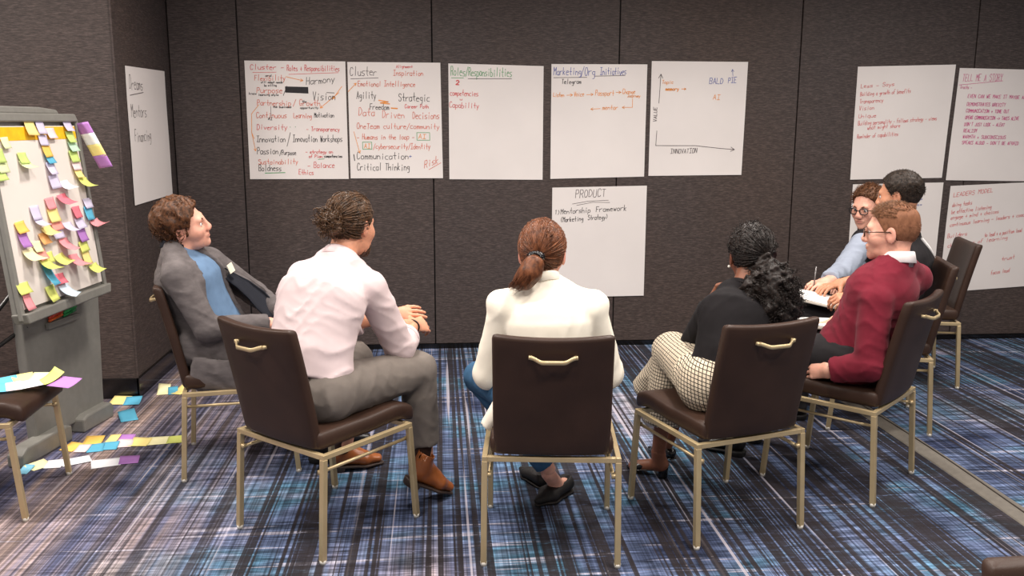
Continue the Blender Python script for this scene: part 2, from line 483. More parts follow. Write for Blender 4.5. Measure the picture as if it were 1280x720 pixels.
def sheet(corners, label, fill, seed=0, lift=0.004):
    """corners: world TL, TR, BR, BL (close to a wall plane); the sheet sags a little and its foot stands off"""
    TL, TR, BR, BL = [Vector(c) for c in corners]
    nrm = (TR-TL).cross(BL-TL).normalized()*-1
    # nrm must look into the room
    if nrm.y > 0.5 or nrm.x < -0.5: nrm = -nrm
    W = ((TR-TL).length+(BR-BL).length)/2; H = ((BL-TL).length+(BR-TR).length)/2
    rr = random.Random(seed); ph = rr.uniform(0, 6); ph2 = rr.uniform(0, 6)
    def at(u, v, off=0.0):
        a, b = u/W, v/H
        p = TL.lerp(TR, a).lerp(BL.lerp(BR, a), b)
        d = 0.0035 + lift*b*b*(0.6+0.4*math.sin(a*4+ph)) + 0.0012*math.sin(b*7+ph2)*(b*(1-b)*4)
        return p + nrm*(d+off)
    n, m = 12, 14
    V = [at(W*i/n, H*j/m) for j in range(m+1) for i in range(n+1)]
    F = [(j*(n+1)+i, (j+1)*(n+1)+i, (j+1)*(n+1)+i+1, j*(n+1)+i+1) for j in range(m) for i in range(n)]
    if (Vector(V[n+1])-Vector(V[0])).cross(Vector(V[1])-Vector(V[0])).dot(nrm) < 0: F = [tuple(reversed(f)) for f in F]
    o = mesh_np('flip_chart_sheet', V, F, M_SHEET, None, False)
    sd = o.modifiers.new('thickness', 'SOLIDIFY'); sd.thickness = 0.0006; sd.offset = -1
    tag(o, label, 'paper', 'flip chart sheets on the walls')
    ink = Ink(); fill(ink, W, H)
    for col, L in ink.q.items():
        VV = [at(u, v, 0.0009) for (u, v, _) in L.v]
        if len(VV) < 4: continue
        f0 = L.f[0]
        c = (VV[1]-VV[0]).cross(VV[2]-VV[0]).dot(nrm)
        h = mesh_np('handwriting', VV, L.f if c > 0 else [tuple(reversed(f)) for f in L.f], ink_mat(col), o, False)
        h['kind'] = 'stuff'; h['label'] = {'dark': 'dark grey'}.get(col, col) + ' marker handwriting'
    return o
def S1(k, W, H):
    t = k.text
    t('red', .035, .055, .032, 'Cluster -', .22); t('red', .27, .062, .036, 'Roles + Responsibilities', .34); k.line('red', [(.05, .075), (.20, .072)], .003); k.line('red', [(.28, .085), (.60, .072)], .003)
    t('rust', .06, .125, .034, 'Flexibility', .20); t('black', .13, .10, .014, 'and', .04, w=.003); t('black', .10, .142, .013, 'will adopt needs', .14, w=.003); t('black', .12, .162, .013, 'be willing', .08, w=.003)
    k.arrow('orange', (.26, .10), (.37, .125), .004); t('black', .39, .15, .045, 'Harmony', .19, slope=-.1)
    t('rust', .07, .205, .036, 'Purpose', .17); t('black', .02, .215, .014, 'know', .05, w=.003); t('black', .08, .222, .013, 'learning style', .13, w=.003); k.line('black', [(.24, .22), (.265, .16)])
    for i in range(9): k.line('black', [(.255, .165+.0042*i), (.40, .168+.0045*i)], .006)
    t('black', .43, .25, .05, 'Vision', .15); k.line('black', [(.52, .20), (.57, .202)], .004)
    t('rust', .07, .285, .036, 'Partnership', .22); k.line('rust', [(.30, .29), (.32, .245)]); t('rust', .34, .285, .038, 'Growth', .14); t('black', .17, .30, .015, 'the business', .12, w=.003); t('black', .36, .265, .014, 'the', .03, w=.003); t('black', .345, .305, .014, 'opportunity', .12, w=.003)
    k.arrow('orange', (.60, .20), (.475, .30), .004); k.arrow('orange', (.62, .16), (.56, .24), .004); k.line('black', [(.155, .29), (.155, .355)], .0025); t('black', .135, .378, .016, 'AI', .03)
    t('rust', .06, .365, .036, 'Continuous', .20); t('rust', .30, .365, .034, 'Learning', .12); t('black', .435, .36, .030, 'Motivation', .13)
    t('red', .06, .44, .034, 'Diversity', .20); t('green', .27, .425, .02, '. .', .05); t('red', .38, .45, .030, '- Transparency', .22)
    t('black', .055, .52, .040, 'Innovation', .19); k.line('black', [(.25, .55), (.275, .46)]); t('black', .29, .52, .042, 'Innovation Workshops', .325)
    k.line('orange', [(.08, .28), (.03, .34), (.025, .46), (.04, .50)], .0035); k.arrow('orange', (.025, .46), (.045, .58), .0035)
    t('black', .055, .60, .042, 'Passion', .14); t('black', .20, .605, .030, '/Purpose', .11); t('red', .37, .595, .022, '- strategy on', .18); t('red', .39, .625, .020, 'of Plan', .09); t('black', .49, .622, .018, 'competencies', .12); k.line('green', [(.45, .635), (.49, .632)])
    t('rust', .06, .665, .032, 'Sustainability', .26); t('red', .38, .69, .036, '- Balance', .18)
    t('black', .06, .71, .040, 'Boldness', .15); k.line('green', [(.10, .725), (.23, .722)], .005); t('red', .32, .735, .032, 'Ethics', .10)
def S2(k, W, H):
    t = k.text
    t('dark', .015, .085, .055, 'Cluster', .18); k.line('dark', [(.02, .108), (.20, .10)]); t('red', .32, .035, .018, 'Alignment', .11, w=.003); t('rust', .30, .085, .036, 'Inspiration', .20)
    k.arrow('orange', (-.0, .19), (.055, .135), .004); t('rust', .065, .155, .034, 'Emotional Intelligence', .38)
    t('black', .055, .235, .048, 'Agility', .13); t('black', .33, .25, .052, 'Strategic', .21); k.line('orange', [(.20, .245), (.26, .255), (.21, .262), (.27, .268)], .007); k.line('orange', [(.28, .295), (.32, .298)], .008)
    t('black', .14, .305, .036, 'Freedom', .13); t('red', .37, .295, .024, 'Career Path', .16)
    t('rust', .065, .345, .048, 'Data', .11); t('rust', .22, .36, .048, 'Driven', .15); t('rust', .42, .365, .046, 'Decisions', .18)
    t('rust', .05, .43, .036, 'OneTeam culture/community', .55); t('rust', .05, .50, .034, '- Humans in the loop -', .38)
    t('orange', .455, .495, .03, 'AI', .055); k.line('green', [(.445, .455), (.53, .455), (.53, .505), (.445, .505), (.445, .455)])
    t('orange', .095, .558, .03, 'AI', .045); k.line('green', [(.085, .518), (.145, .518), (.145, .565), (.085, .565), (.085, .518)]); t('rust', .155, .562, .034, '/cybersecurity/Identity', .38)
    k.arrow('orange', (.03, .45), (.065, .59), .0035); t('black', .045, .63, .046, 'Communication', .345); t('blue', .39, .62, .02, '+', .02); k.line('black', [(.025, .60), (.03, .64)], .005)
    t('black', .045, .705, .048, 'Critical Thinking', .35); t('rust', .49, .69, .048, 'Risk', .10, slope=-.35); k.line('rust', [(.52, .70), (.60, .655)])
def S3(k, W, H):
    t = k.text
    t('green', .015, .075, .055, 'Roles', .10); t('green', .115, .075, .055, '/Responsibilities', .31); k.line('green', [(.02, .092), (.10, .09)]); k.line('dark', [(.13, .095), (.42, .088)])
    t('red', .05, .135, .028, '2', .025, w=.007); t('red', .01, .205, .036, 'competencies', .19); t('red', .075, .235, .016, 'u', .02); t('red', .005, .285, .038, 'Capability', .20)
def S4(k, W, H):
    t = k.text
    t('blue', .015, .07, .05, 'Marketing', .19); t('blue', .20, .075, .055, '/Org', .10); t('blue', .33, .068, .048, 'Initiatives', .18)
    k.line('dark', [(.015, .088), (.24, .086)]); k.line('dark', [(.29, .078), (.50, .074)]); t('black', .07, .128, .03, 'Telegram', .135)
    t('orange', .015, .212, .026, 'Listen', .075); k.arrow('orange', (.105, .203), (.145, .201)); t('orange', .155, .21, .03, 'Voice', .07); k.arrow('orange', (.24, .20), (.285, .198))
    t('orange', .30, .205, .034, 'Passport', .13); k.arrow('orange', (.44, .185), (.475, .185)); t('orange', .485, .195, .03, 'Change', .09); t('orange', .52, .218, .02, 'Journey', .09)
    k.line('orange', [(.555, .225), (.555, .285)]); k.arrow('orange', (.555, .285), (.485, .285)); t('orange', .35, .298, .03, 'mentor', .11); k.arrow('orange', (.335, .292), (.27, .295))
def S5(k, W, H):
    t = k.text
    k.arrow('dark', (.045, .56), (.065, .085), .004, .03); k.line('dark', [(.045, .56), (.32, .562), (.50, .582)], .004); k.arrow('dark', (.50, .582), (.60, .59), .004, .03)
    t('dark', .15, .615, .03, 'INNOVATION', .19, slope=-.02)
    sub = Ink(); sub.text('dark', 0, 0, .022, 'VALUE', .10)
    for (a, b, _) in [sub.q['dark'].v[i] for i in range(0, 0)]: pass
    L = k.q.setdefault('dark', MB()); src = sub.q['dark']
    L.add([(.045+b, .40-a, 0) for (a, b, _) in src.v], src.f)
    t('orange', .075, .148, .024, 'Topic', .08); t('orange', .10, .192, .024, 'memory', .095, w=.005); k.arrow('orange', (.21, .182), (.24, .182), .004, .012)
    t('blue', .40, .145, .036, 'BALD', .10); t('blue', .53, .14, .036, 'PIE', .06); k.arrow('blue', (.56, .095), (.555, .05), .003); t('orange', .43, .252, .034, 'AI', .055)
def S6(k, W, H):
    t = k.text
    t('dark', .16, .075, .052, 'PRODUCT', .215, slope=-.05); k.line('dark', [(.14, .115), (.25, .098), (.39, .094)], .003); k.line('dark', [(.17, .125), (.28, .106), (.40, .11)], .003)
    t('black', .02, .185, .032, '1)', .035); t('black', .06, .182, .036, 'Mentorship', .21, slope=-.03); t('black', .305, .172, .038, 'Framework', .22, slope=-.02)
    t('black', .06, .238, .034, '(Marketing', .16, slope=-.03); t('black', .25, .228, .034, 'Strategy)', .14, slope=-.03)
def R1(k, W, H):
    t = k.text; w = .0028
    for y, s, wd, x in ((.145, 'Less - Says', .24, .03), (.20, 'Building a growth of benefits', .36, .03), (.25, 'Transparency', .17, .03), (.298, 'Vision', .11, .03), (.35, 'Unique', .13, .03), (.40, 'Building personality - follows strategy - views', .57, .03), (.43, 'what might share', .24, .10), (.49, 'Reminder of capabilities', .30, .03)):
        t('red', x, y, .028, s, wd, slope=-.045, w=w)
def R2(k, W, H):
    t = k.text
    t('pink', .03, .09, .046, 'TELL ME A STORY', .30, slope=-.04, w=.003); k.line('pink', [(.01, .115), (.33, .08)], .003); t('pink', .02, .14, .024, 'Traits -', .09, w=.003)
    for y, s, wd in ((.20, 'EVEN CAN WE MAKE IT MAYBE ALIVE', .48), (.255, 'DEMONSTRATES BREVITY', .29), (.30, 'COMMUNICATION + TONE OUT', .32), (.347, 'OPENS COMMUNICATION -> TAKES ALIVE', .40), (.393, "DON'T JUST LOOK - ALERT", .30), (.437, 'REALISM', .10), (.48, 'WARMTH + SUBCONSCIOUS', .32), (.52, "SPEAKS ALOUD - DON'T BE AFRAID", .42)):
        t('pink', .085, y, .022, s, wd, w=.0032)
def R3(k, W, H):
    t = k.text
    for y in (.12, .16, .34, .52): t('blue', .42, y, .016, 'notes', .10, w=.002)
def R4(k, W, H):
    t = k.text; w = .003
    for y, s, wd, x in ((.08, 'LEADERS MODEL', .30, .03), (.15, 'doing tasks', .15, .03), (.20, 'be effective listening', .30, .03), (.24, 'engage + mind + choices', .36, .03), (.29, 'continuous learning - leaders + coaching', .62, .03), (.37, 'Builders', .15, .02), (.38, 'to lead + a position lead', .28, .30), (.44, 'challenges of learning', .45, .03), (.56, 'trust', .1, .45), (.66, 'focus lead', .14, .38)):
        t('red', x, y, .028, s, wd, slope=-.08, w=w)
def SL(k, W, H):
    t = k.text
    t('dark', .05, .125, .07, 'Dreams', .24, w=.004); k.line('dark', [(.05, .16), (.29, .14)], .004); t('dark', .05, .28, .07, 'Mentors', .28, w=.004); t('dark', .08, .42, .07, 'Financing', .30, w=.004)
def wallrect(x0, z0, x1, z1, dz=(0, 0, 0, 0), dx=(0, 0, 0, 0)):
    return [(x0+dx[0], WY, z0+dz[0]), (x1+dx[1], WY, z0+dz[1]), (x1+dx[2], WY, z1+dz[2]), (x0+dx[3], WY, z1+dz[3])]
sheet(wallrect(-1.232, 1.945, -.585, 1.18), 'white flip chart sheet crowded with red and black words, leftmost on the back wall', S1, 1)
sheet(wallrect(-.572, 1.942, .045, 1.184, (0, .0, 0, 0), (0, -.01, 0, .0)), 'flip chart sheet headed Cluster in dark ink, with Communication near its foot', S2, 2)
sheet(wallrect(.088, 1.938, .722, 1.172, (0, -.012, 0, .005)), 'flip chart sheet headed Roles/Responsibilities in green', S3, 3)
sheet(wallrect(.775, 1.94, 1.425, 1.182, (0, .003, .01, -.004)), 'flip chart sheet headed Marketing/Org Initiatives in blue with orange arrows', S4, 4)
sheet(wallrect(1.455, 1.965, 2.12, 1.2, (0, .0, .003, -.003), (0, 0, -.01, 0)), 'flip chart sheet with a hand-drawn value and innovation graph', S5, 5)
sheet(wallrect(.79, 1.118, 1.447, .352, (0, .012, .006, 0)), 'flip chart sheet headed PRODUCT, hung below the others', S6, 6)
sheet(wallrect(2.895, 1.94, 3.588, 1.168, (0, .02, .012, 0), (0, .01, -.02, 0)), 'flip chart sheet with short red lines, upper one behind the dark-haired man', R1, 7)
sheet(wallrect(3.628, 1.937, 4.30, 1.163, (0, -.01, -.01, 0), (0, 0, 0, -.03)), 'flip chart sheet headed with underlined pink title, upper right on the back wall', R2, 8)
sheet(wallrect(2.92, 1.135, 3.585, .36, (0, .012, 0, 0), (0, 0, -.015, 0)), 'nearly blank flip chart sheet behind the heads of the men on the right', R3, 9)
sheet(wallrect(3.64, 1.122, 4.34, .35, (0, .03, .045, 0), (0, 0, 0, -.02)), 'flip chart sheet with slanting red lines, behind the farthest chair at right', R4, 10)
# side wall sheet
sheet([(-1.712, 5.249, 1.858), (-1.712, 5.985, 1.868), (-1.712, 5.98, 1.09), (-1.712, 5.237, 1.085)], 'flip chart sheet with three dark words on the return wall, above the curly-haired man', SL, 11)

# ------------------------------------------------------------------ flip chart easel on the left
M_EASEL = plain('grey_plastic', (128, 126, 120), 0.5, var=0.06, bump_s=0.08)
M_EASEL_D = plain('dark_steel', (62, 60, 60), 0.35, 0.6)
PU, PV = Vector((0.108, 0.994, 0)).normalized(), Vector((0.098, -0.0106, -0.995)).normalized()
PN = PV.cross(PU).normalized()
if PN.x < 0: PN = -PN
PT = Vector((-1.836, 3.908, 1.533))
def pad_pt(u, v, n=0.0): return PT + PU*u + PV*v + PN*n
def slab(name, poly, n0, n1, mat, parent, bevel=0.004, fn=pad_pt):
    k = len(poly); V = [fn(u, v, n0) for u, v in poly] + [fn(u, v, n1) for u, v in poly]
    F = [tuple(range(k)), tuple(range(2*k-1, k-1, -1))] + [(i, k+i, k+(i+1) % k, (i+1) % k) for i in range(k)]
    me = mesh_np(name, V, F, mat, parent, False)
    bm = bmesh.new(); bm.from_mesh(me.data); bmesh.ops.recalc_face_normals(bm, faces=bm.faces); bm.to_mesh(me.data); bm.free()
    if bevel:
        md = me.modifiers.new('bevel', 'BEVEL'); md.width = bevel; md.segments = 2; md.limit_method = 'ANGLE'
    return me
E_ = Vector((0.2, 0.98, 0)).normalized(); NN = Vector((0.98, -0.2, 0)).normalized(); PC = Vector((-1.838, 4.50, 0))
def ped_pt(e, z, n=0.0): return PC + E_*e + Vector((0, 0, z)) + NN*n
easel = empty('flip_chart_easel', (0, 0, 0), 0, 'grey flip chart easel with pedestal, hung with a pad and sticky notes', 'easel')
slab('backboard', [(-.025, -.03), (.735, -.03), (.735, .80), (-.025, .80)], -.045, -.014, M_EASEL, easel, .008)
slab('side_rail', [(.708, -.03), (.735, -.03), (.735, .82), (.708, .82)], -.014, .006, M_EASEL, easel)
slab('side_rail', [(-.035, -.03), (-.008, -.03), (-.008, .82), (-.035, .82)], -.014, .006, M_EASEL, easel)
slab('top_clamp', [(-.03, -.055), (.70, -.055), (.72, -.018), (-.03, -.018)], -.03, .016, M_EASEL, easel, .006)
slab('carry_crest', [(.0, -.055), (.06, -.085), (.42, -.085), (.56, -.075), (.58, -.055)], -.03, .002, M_EASEL, easel, .006)
slab('pen_tray', [(-.035, .79), (.735, .79), (.72, .835), (-.02, .835)], -.045, .028, M_EASEL, easel, .006)
slab('pedestal', [(-.30, .05), (.265, .05), (.265, .09), (.30, .74), (-.33, .74)], -.05, .0, M_EASEL, easel, .008, ped_pt)
slab('pen_slot', [(-.165, .575), (.085, .575), (.085, .605), (-.165, .605)], .0005, .022, M_EASEL, easel, .004, ped_pt)
slab('foot', [(-.48, .0), (-.10, .0), (-.10, .075), (-.14, .09), (-.44, .085), (-.48, .06)], -.03, .05, M_EASEL, easel, .01, ped_pt)
slab('foot', [(.0, .0), (.265, .0), (.275, .06), (.25, .085), (.04, .085), (.0, .07)], -.03, .05, M_EASEL, easel, .01, ped_pt)
for p, q in (((-1.86, 4.20, .88), (-2.30, 4.05, .30)), ((-2.30, 4.05, .30), (-2.38, 3.98, .0)), ((-1.90, 4.22, .62), (-2.25, 4.07, .36)), ((-1.89, 4.40, .40), (-2.29, 4.05, .31))):
    m_ = MB(); m_.tube([p, q], .010, 8); m_.build('brace', M_EASEL_D, easel, True)
pad_o = slab('pad', [(.0, .0), (.70, .0), (.70, .775), (.0, .775)], -.013, .0, plain('pad_paper', (232, 222, 214), .75, var=.03, scale=4), easel, .001)
slab('header_strip', [(.002, .004), (.698, .004), (.698, .062), (.002, .062)], .0, .0012, plain('yellow_header', (246, 190, 20), .6), pad_o, 0)

# ------------------------------------------------------------------ sticky notes
NOTE = dict(pale=(226, 236, 170), green=(186, 214, 96), yellow=(250, 224, 120), lilac=(206, 196, 226), rose=(240, 206, 208), orange=(250, 190, 60), blue=(52, 160, 200), white=(240, 240, 246), red=(236, 90, 110), mint=(170, 216, 180), lime=(214, 222, 90), purple=(160, 90, 182), cream=(250, 240, 176), amber=(224, 150, 70), coral=(246, 136, 120), pink=(246, 132, 140), sky=(200, 224, 240), cyan=(110, 196, 230))
def note_mat(c): return plain('sticky_'+c, tuple(int(v*.8+255*.2) for v in NOTE[c]), .75, var=.05, scale=14)
ORD = ['first', 'second', 'third', 'fourth', 'fifth', 'sixth', 'seventh', 'eighth']
CNAME = dict(pale='pale green', green='green', yellow='yellow', lilac='lilac', rose='pale rose', orange='orange', blue='blue', white='white', red='red', mint='mint', lime='lime', purple='purple', cream='cream', amber='amber', coral='coral', pink='pink', sky='pale blue', cyan='light blue')
def sticky(col, fn, w, h, curl, label, group, rot=0.0, seed=0):
    """fn(a, b, n) maps local metres (a right, b down from the glued edge) to the world"""
    rr = random.Random(seed); V = []; n = 5; tw = rr.uniform(-.4, .4)
    for j in range(n+1):
        for i in range(n+1):
            a, b = (i/n-.5)*w, j/n*h; t = j/n
            lift = .0012 + curl*h*(t**1.7)*(1+tw*(i/n-.5))
            bb = b*math.sqrt(max(.2, 1-(curl*.8*t)**2))
            V.append(fn(a*math.cos(rot)-bb*math.sin(rot), a*math.sin(rot)+bb*math.cos(rot), lift))
    F = [(j*(n+1)+i, (j+1)*(n+1)+i, (j+1)*(n+1)+i+1, j*(n+1)+i+1) for j in range(n) for i in range(n)]
    o = mesh_np('sticky_note', V, F, note_mat(col))
    sd = o.modifiers.new('thickness', 'SOLIDIFY'); sd.thickness = .0004; sd.offset = 0
    return tag(o, label, 'sticky note', group)
PADN = '''cut-off column at the picture's left edge: pale 0.086 0.071 0.037 0.047|green 0.031 0.123 0.049 0.060|pale 0.036 0.170 0.074 0.033|green 0.008 0.202 0.062 0.033
row stuck on the yellow header strip: yellow 0.299 0.009 0.079 0.070|lilac 0.382 0.006 0.065 0.065|rose 0.460 0.035 0.072 0.051
long column under the header's middle: lilac 0.388 0.065 0.071 0.047|orange 0.398 0.114 0.068 0.058|blue 0.406 0.149 0.064 0.033|lilac 0.404 0.195 0.069 0.059|lilac 0.410 0.256 0.081 0.063|white 0.490 0.282 0.124 0.053 f|red 0.445 0.348 0.104 0.064 f
upper column by the pad's right edge: lilac 0.626 0.003 0.071 0.053|green 0.630 0.055 0.070 0.057|mint 0.637 0.101 0.078 0.035|green 0.631 0.147 0.078 0.058|rose 0.635 0.189 0.078 0.035|yellow 0.640 0.228 0.066 0.050|lime 0.670 0.283 0.117 0.063 f
pair alone on the pad's upper left: green 0.194 0.139 0.064 0.049|pale 0.199 0.172 0.076 0.031 f
short column low on the pad's left: orange 0.077 0.430 0.072 0.052|purple 0.082 0.486 0.068 0.066|cream 0.096 0.561 0.086 0.067 f
lilac pair left of the pad's centre: lilac 0.213 0.380 0.073 0.064|lilac 0.222 0.427 0.070 0.036 f
curled column left of the pad's centre: yellow 0.273 0.473 0.158 0.051 f|amber 0.236 0.499 0.065 0.054|cream 0.174 0.527 0.066 0.046|coral 0.193 0.565 0.071 0.032|lime 0.205 0.616 0.078 0.072 f
column down the pad's centre: pink 0.346 0.350 0.075 0.055|yellow 0.353 0.406 0.086 0.063|coral 0.362 0.452 0.090 0.033|lilac 0.359 0.489 0.092 0.048|pink 0.393 0.555 0.140 0.075 f|pink 0.451 0.638 0.089 0.073 f|lilac 0.450 0.477 0.107 0.057 f
lower column right of the pad's centre: red 0.562 0.412 0.069 0.058|lilac 0.570 0.466 0.078 0.055|purple 0.572 0.523 0.074 0.067|lime 0.567 0.579 0.078 0.055|yellow 0.573 0.637 0.067 0.067|lime 0.619 0.700 0.128 0.052 f
short column on the pad's right edge: lilac 0.684 0.379 0.079 0.040|blue 0.678 0.428 0.077 0.068|pink 0.712 0.489 0.151 0.044 F
column with the tall teal note near the pad's foot: lime 0.255 0.587 0.063 0.044|lime 0.333 0.614 0.108 0.060 f|blue 0.213 0.659 0.062 0.106|lime 0.210 0.745 0.072 0.073
pair at the middle of the pad's foot: red 0.307 0.694 0.077 0.049|sky 0.323 0.759 0.103 0.075 f
pair in the pad's lower left corner: lime 0.011 0.685 0.088 0.049|pink 0.023 0.746 0.053 0.073'''
sd_ = 100
for line in PADN.split('\n'):
    where, items = line.split(': ')
    for i, it in enumerate(items.split('|')):
        a = it.split(); u, v, w, h = map(float, a[1:5]); fl = a[5] if len(a) > 5 else ''
        base = .004 + .0006*i if v > .06 else .003 + .0008*i
        curl = {'': random.uniform(.15, .4), 'f': .85, 'F': 1.1}[fl]
        w2 = min(w, .078) if fl else w
        h2 = max(h, .05)
        fn = (lambda a_, b_, n_, u=u, v=v, h2=h2, base=base: pad_pt(u+a_, v-h2/2+b_, base+n_))
        sticky(a[0], fn, max(w2, .055), h2, curl, '%s sticky note, %s in the %s' % (CNAME[a[0]], ORD[i], where), 'sticky notes on the easel pad', {'': random.uniform(-.06, .06), 'f': random.uniform(-.15, .05), 'F': -.15}[fl], sd_ + i)
    sd_ += 10
# chain standing off the upper right corner of the pad
fl0 = pad_pt(.715, -.012, .03)
fdir = Vector((.42, .03, -.90)).normalized()
fw = Vector((.93, -.25, .14)).normalized()
for i, c in enumerate(('purple', 'white', 'yellow', 'purple')):
    p0 = fl0 + fdir*(.058*i)
    fn = (lambda a_, b_, n_, p0=p0, i=i: p0 + fw*a_ + fdir*b_ + fdir.cross(fw)*(n_*.15+.001*i))
    sticky(c, fn, .075, .066, .1, '%s sticky note, %s in the chain jutting past the pad\'s upper right corner' % (c, ORD[i]), 'sticky notes on the easel pad', 0, 300+i)
FLOORN = 'cyan -1.864 3.990 0.043 0.078 -0.076|cream -1.826 4.041 0.094 0.070 1.0|white -1.761 4.045 0.069 0.070 0.066|white -1.676 4.078 0.119 0.06 0.547|white -1.531 4.042 0.118 0.07 0.344|purple -1.438 4.075 0.080 0.07 0.178|orange -1.770 4.266 0.071 0.08 -0.383|rose -1.710 4.240 0.054 0.07 -0.075|blue -1.651 4.246 0.067 0.076 0.251|blue -1.590 4.269 0.066 0.076 0.090|rose -1.531 4.297 0.066 0.076 0.091|yellow -1.463 4.309 0.086 0.08 -0.075|cream -1.380 4.325 0.089 0.075 0.180|lime -1.303 4.336 0.068 0.07 0.092|orange -1.699 4.355 0.082 0.08 0.062|yellow -1.611 4.365 0.047 0.08 -0.075|purple -1.556 4.378 0.079 0.07 0.069|blue -1.653 4.717 0.079 0.13 0.446|yellow -1.79 4.999 0.094 0.10 -0.074|blue -1.715 4.985 0.081 0.10 0.109|cream -1.604 5.190 0.061 0.14 0.187|blue -1.546 5.170 0.048 0.10 0.260|yellow -1.501 5.183 0.064 0.13 -0.325'
FL_WHERE = ['at the left end of the front chain on the carpet', 'next to the light blue one in the front floor chain', 'third in the front floor chain, beside the chair leg', 'fourth in the front floor chain, curling at its end', 'in the short white and purple strip on the carpet', 'at the right end of the short front strip on the carpet',
  'at the left end of the long chain on the carpet', 'second in the long floor chain', 'third in the long floor chain', 'fourth in the long floor chain', 'fifth in the long floor chain', 'sixth in the long floor chain', 'seventh in the long floor chain', 'at the right end of the long floor chain',
  'lying alone just behind the long floor chain', 'left half of the pair behind the long floor chain', 'right half of the pair behind the long floor chain', 'lying alone on the carpet in front of the baseboard corner', 'left half of the pair by the return wall baseboard', 'right half of the pair by the return wall baseboard',
  'left of the three behind the cardigan man\'s chair', 'middle of the three behind the cardigan man\'s chair', 'right of the three behind the cardigan man\'s chair']
for i, it in enumerate(FLOORN.split('|')):
    a = it.split(); x, y, w, d, r = map(float, a[1:])
    c, s = math.cos(r), math.sin(r)
    fn = (lambda p, q, n_, x=x, y=y, c=c, s=s, d=d, i=i: Vector((x+p*c-(q-d/2)*s, y+p*s+(q-d/2)*c, .0015+.0006*(i % 4)+n_)))
    sticky(a[0], fn, w+.006, d*1.05, .16, '%s sticky note %s' % (CNAME[a[0]], FL_WHERE[i]), 'sticky notes on the carpet', 0, 400+i)
SEATN = 'blue -1.778 3.732 0.07 0.07 0.561|yellow -1.728 3.764 0.077 0.075 0.603|pale -1.668 3.772 0.072 0.075 -0.073|lime -1.609 3.740 0.075 0.09 -0.732|purple -1.535 3.690 0.105 0.08 -0.388|blue -1.754 3.628 0.05 0.07 0.251|rose -1.715 3.643 0.05 0.07 0.460|white -1.667 3.673 0.084 0.06 0.763'
ST_WHERE = ['first in the rear strip', 'second in the rear strip', 'third in the rear strip', 'fourth in the rear strip, curling up', 'jutting over the front edge', 'at the left end of the front strip', 'second in the front strip', 'at the right end of the front strip']
for i, it in enumerate(SEATN.split('|')):
    a = it.split(); x, y, w, d, r = map(float, a[1:]); c, s = math.cos(r), math.sin(r)
    fn = (lambda p, q, n_, x=x, y=y, c=c, s=s, d=d, i=i: Vector((x+p*c-(q-d/2)*s, y+p*s+(q-d/2)*c, .4885+.0008*(i % 4)+n_)))
    sticky(a[0], fn, w+.006, d, .45 if i in (3,) else .25, '%s sticky note on the empty chair seat, %s' % (CNAME[a[0]], ST_WHERE[i]), 'sticky notes on the chair seat', 0, 500+i)
# markers in the pedestal slot
for i, (c, e0, z, lb) in enumerate((((226, 70, 40), -.145, .626, 'orange-red marker pen in the easel slot, upper left'), ((240, 110, 40), -.145, .612, 'orange marker pen in the easel slot, lower left'), ((40, 170, 90), -.03, .628, 'green marker pen in the easel slot, upper right'), ((30, 150, 80), -.035, .613, 'green marker pen in the easel slot, lower right'))):
    root = empty('marker_pen', ped_pt(e0, z, .011), 0, lb, 'marker pen', 'marker pens in the easel slot')
    m_ = MB(); d = E_*.105 + Vector((0, 0, .012))
    m_.tube([(0, 0, 0), tuple(d*.62)], .0065, 10); m_.build('barrel', plain('pen_%d' % i, c, .35), root, True)
    m_ = MB(); m_.tube([tuple(d*.6), tuple(d*.97), tuple(d)], [.0075, .0075, .005], 10); m_.build('cap', plain('pencap_%d' % i, tuple(int(v*.85) for v in c), .3), root, True)
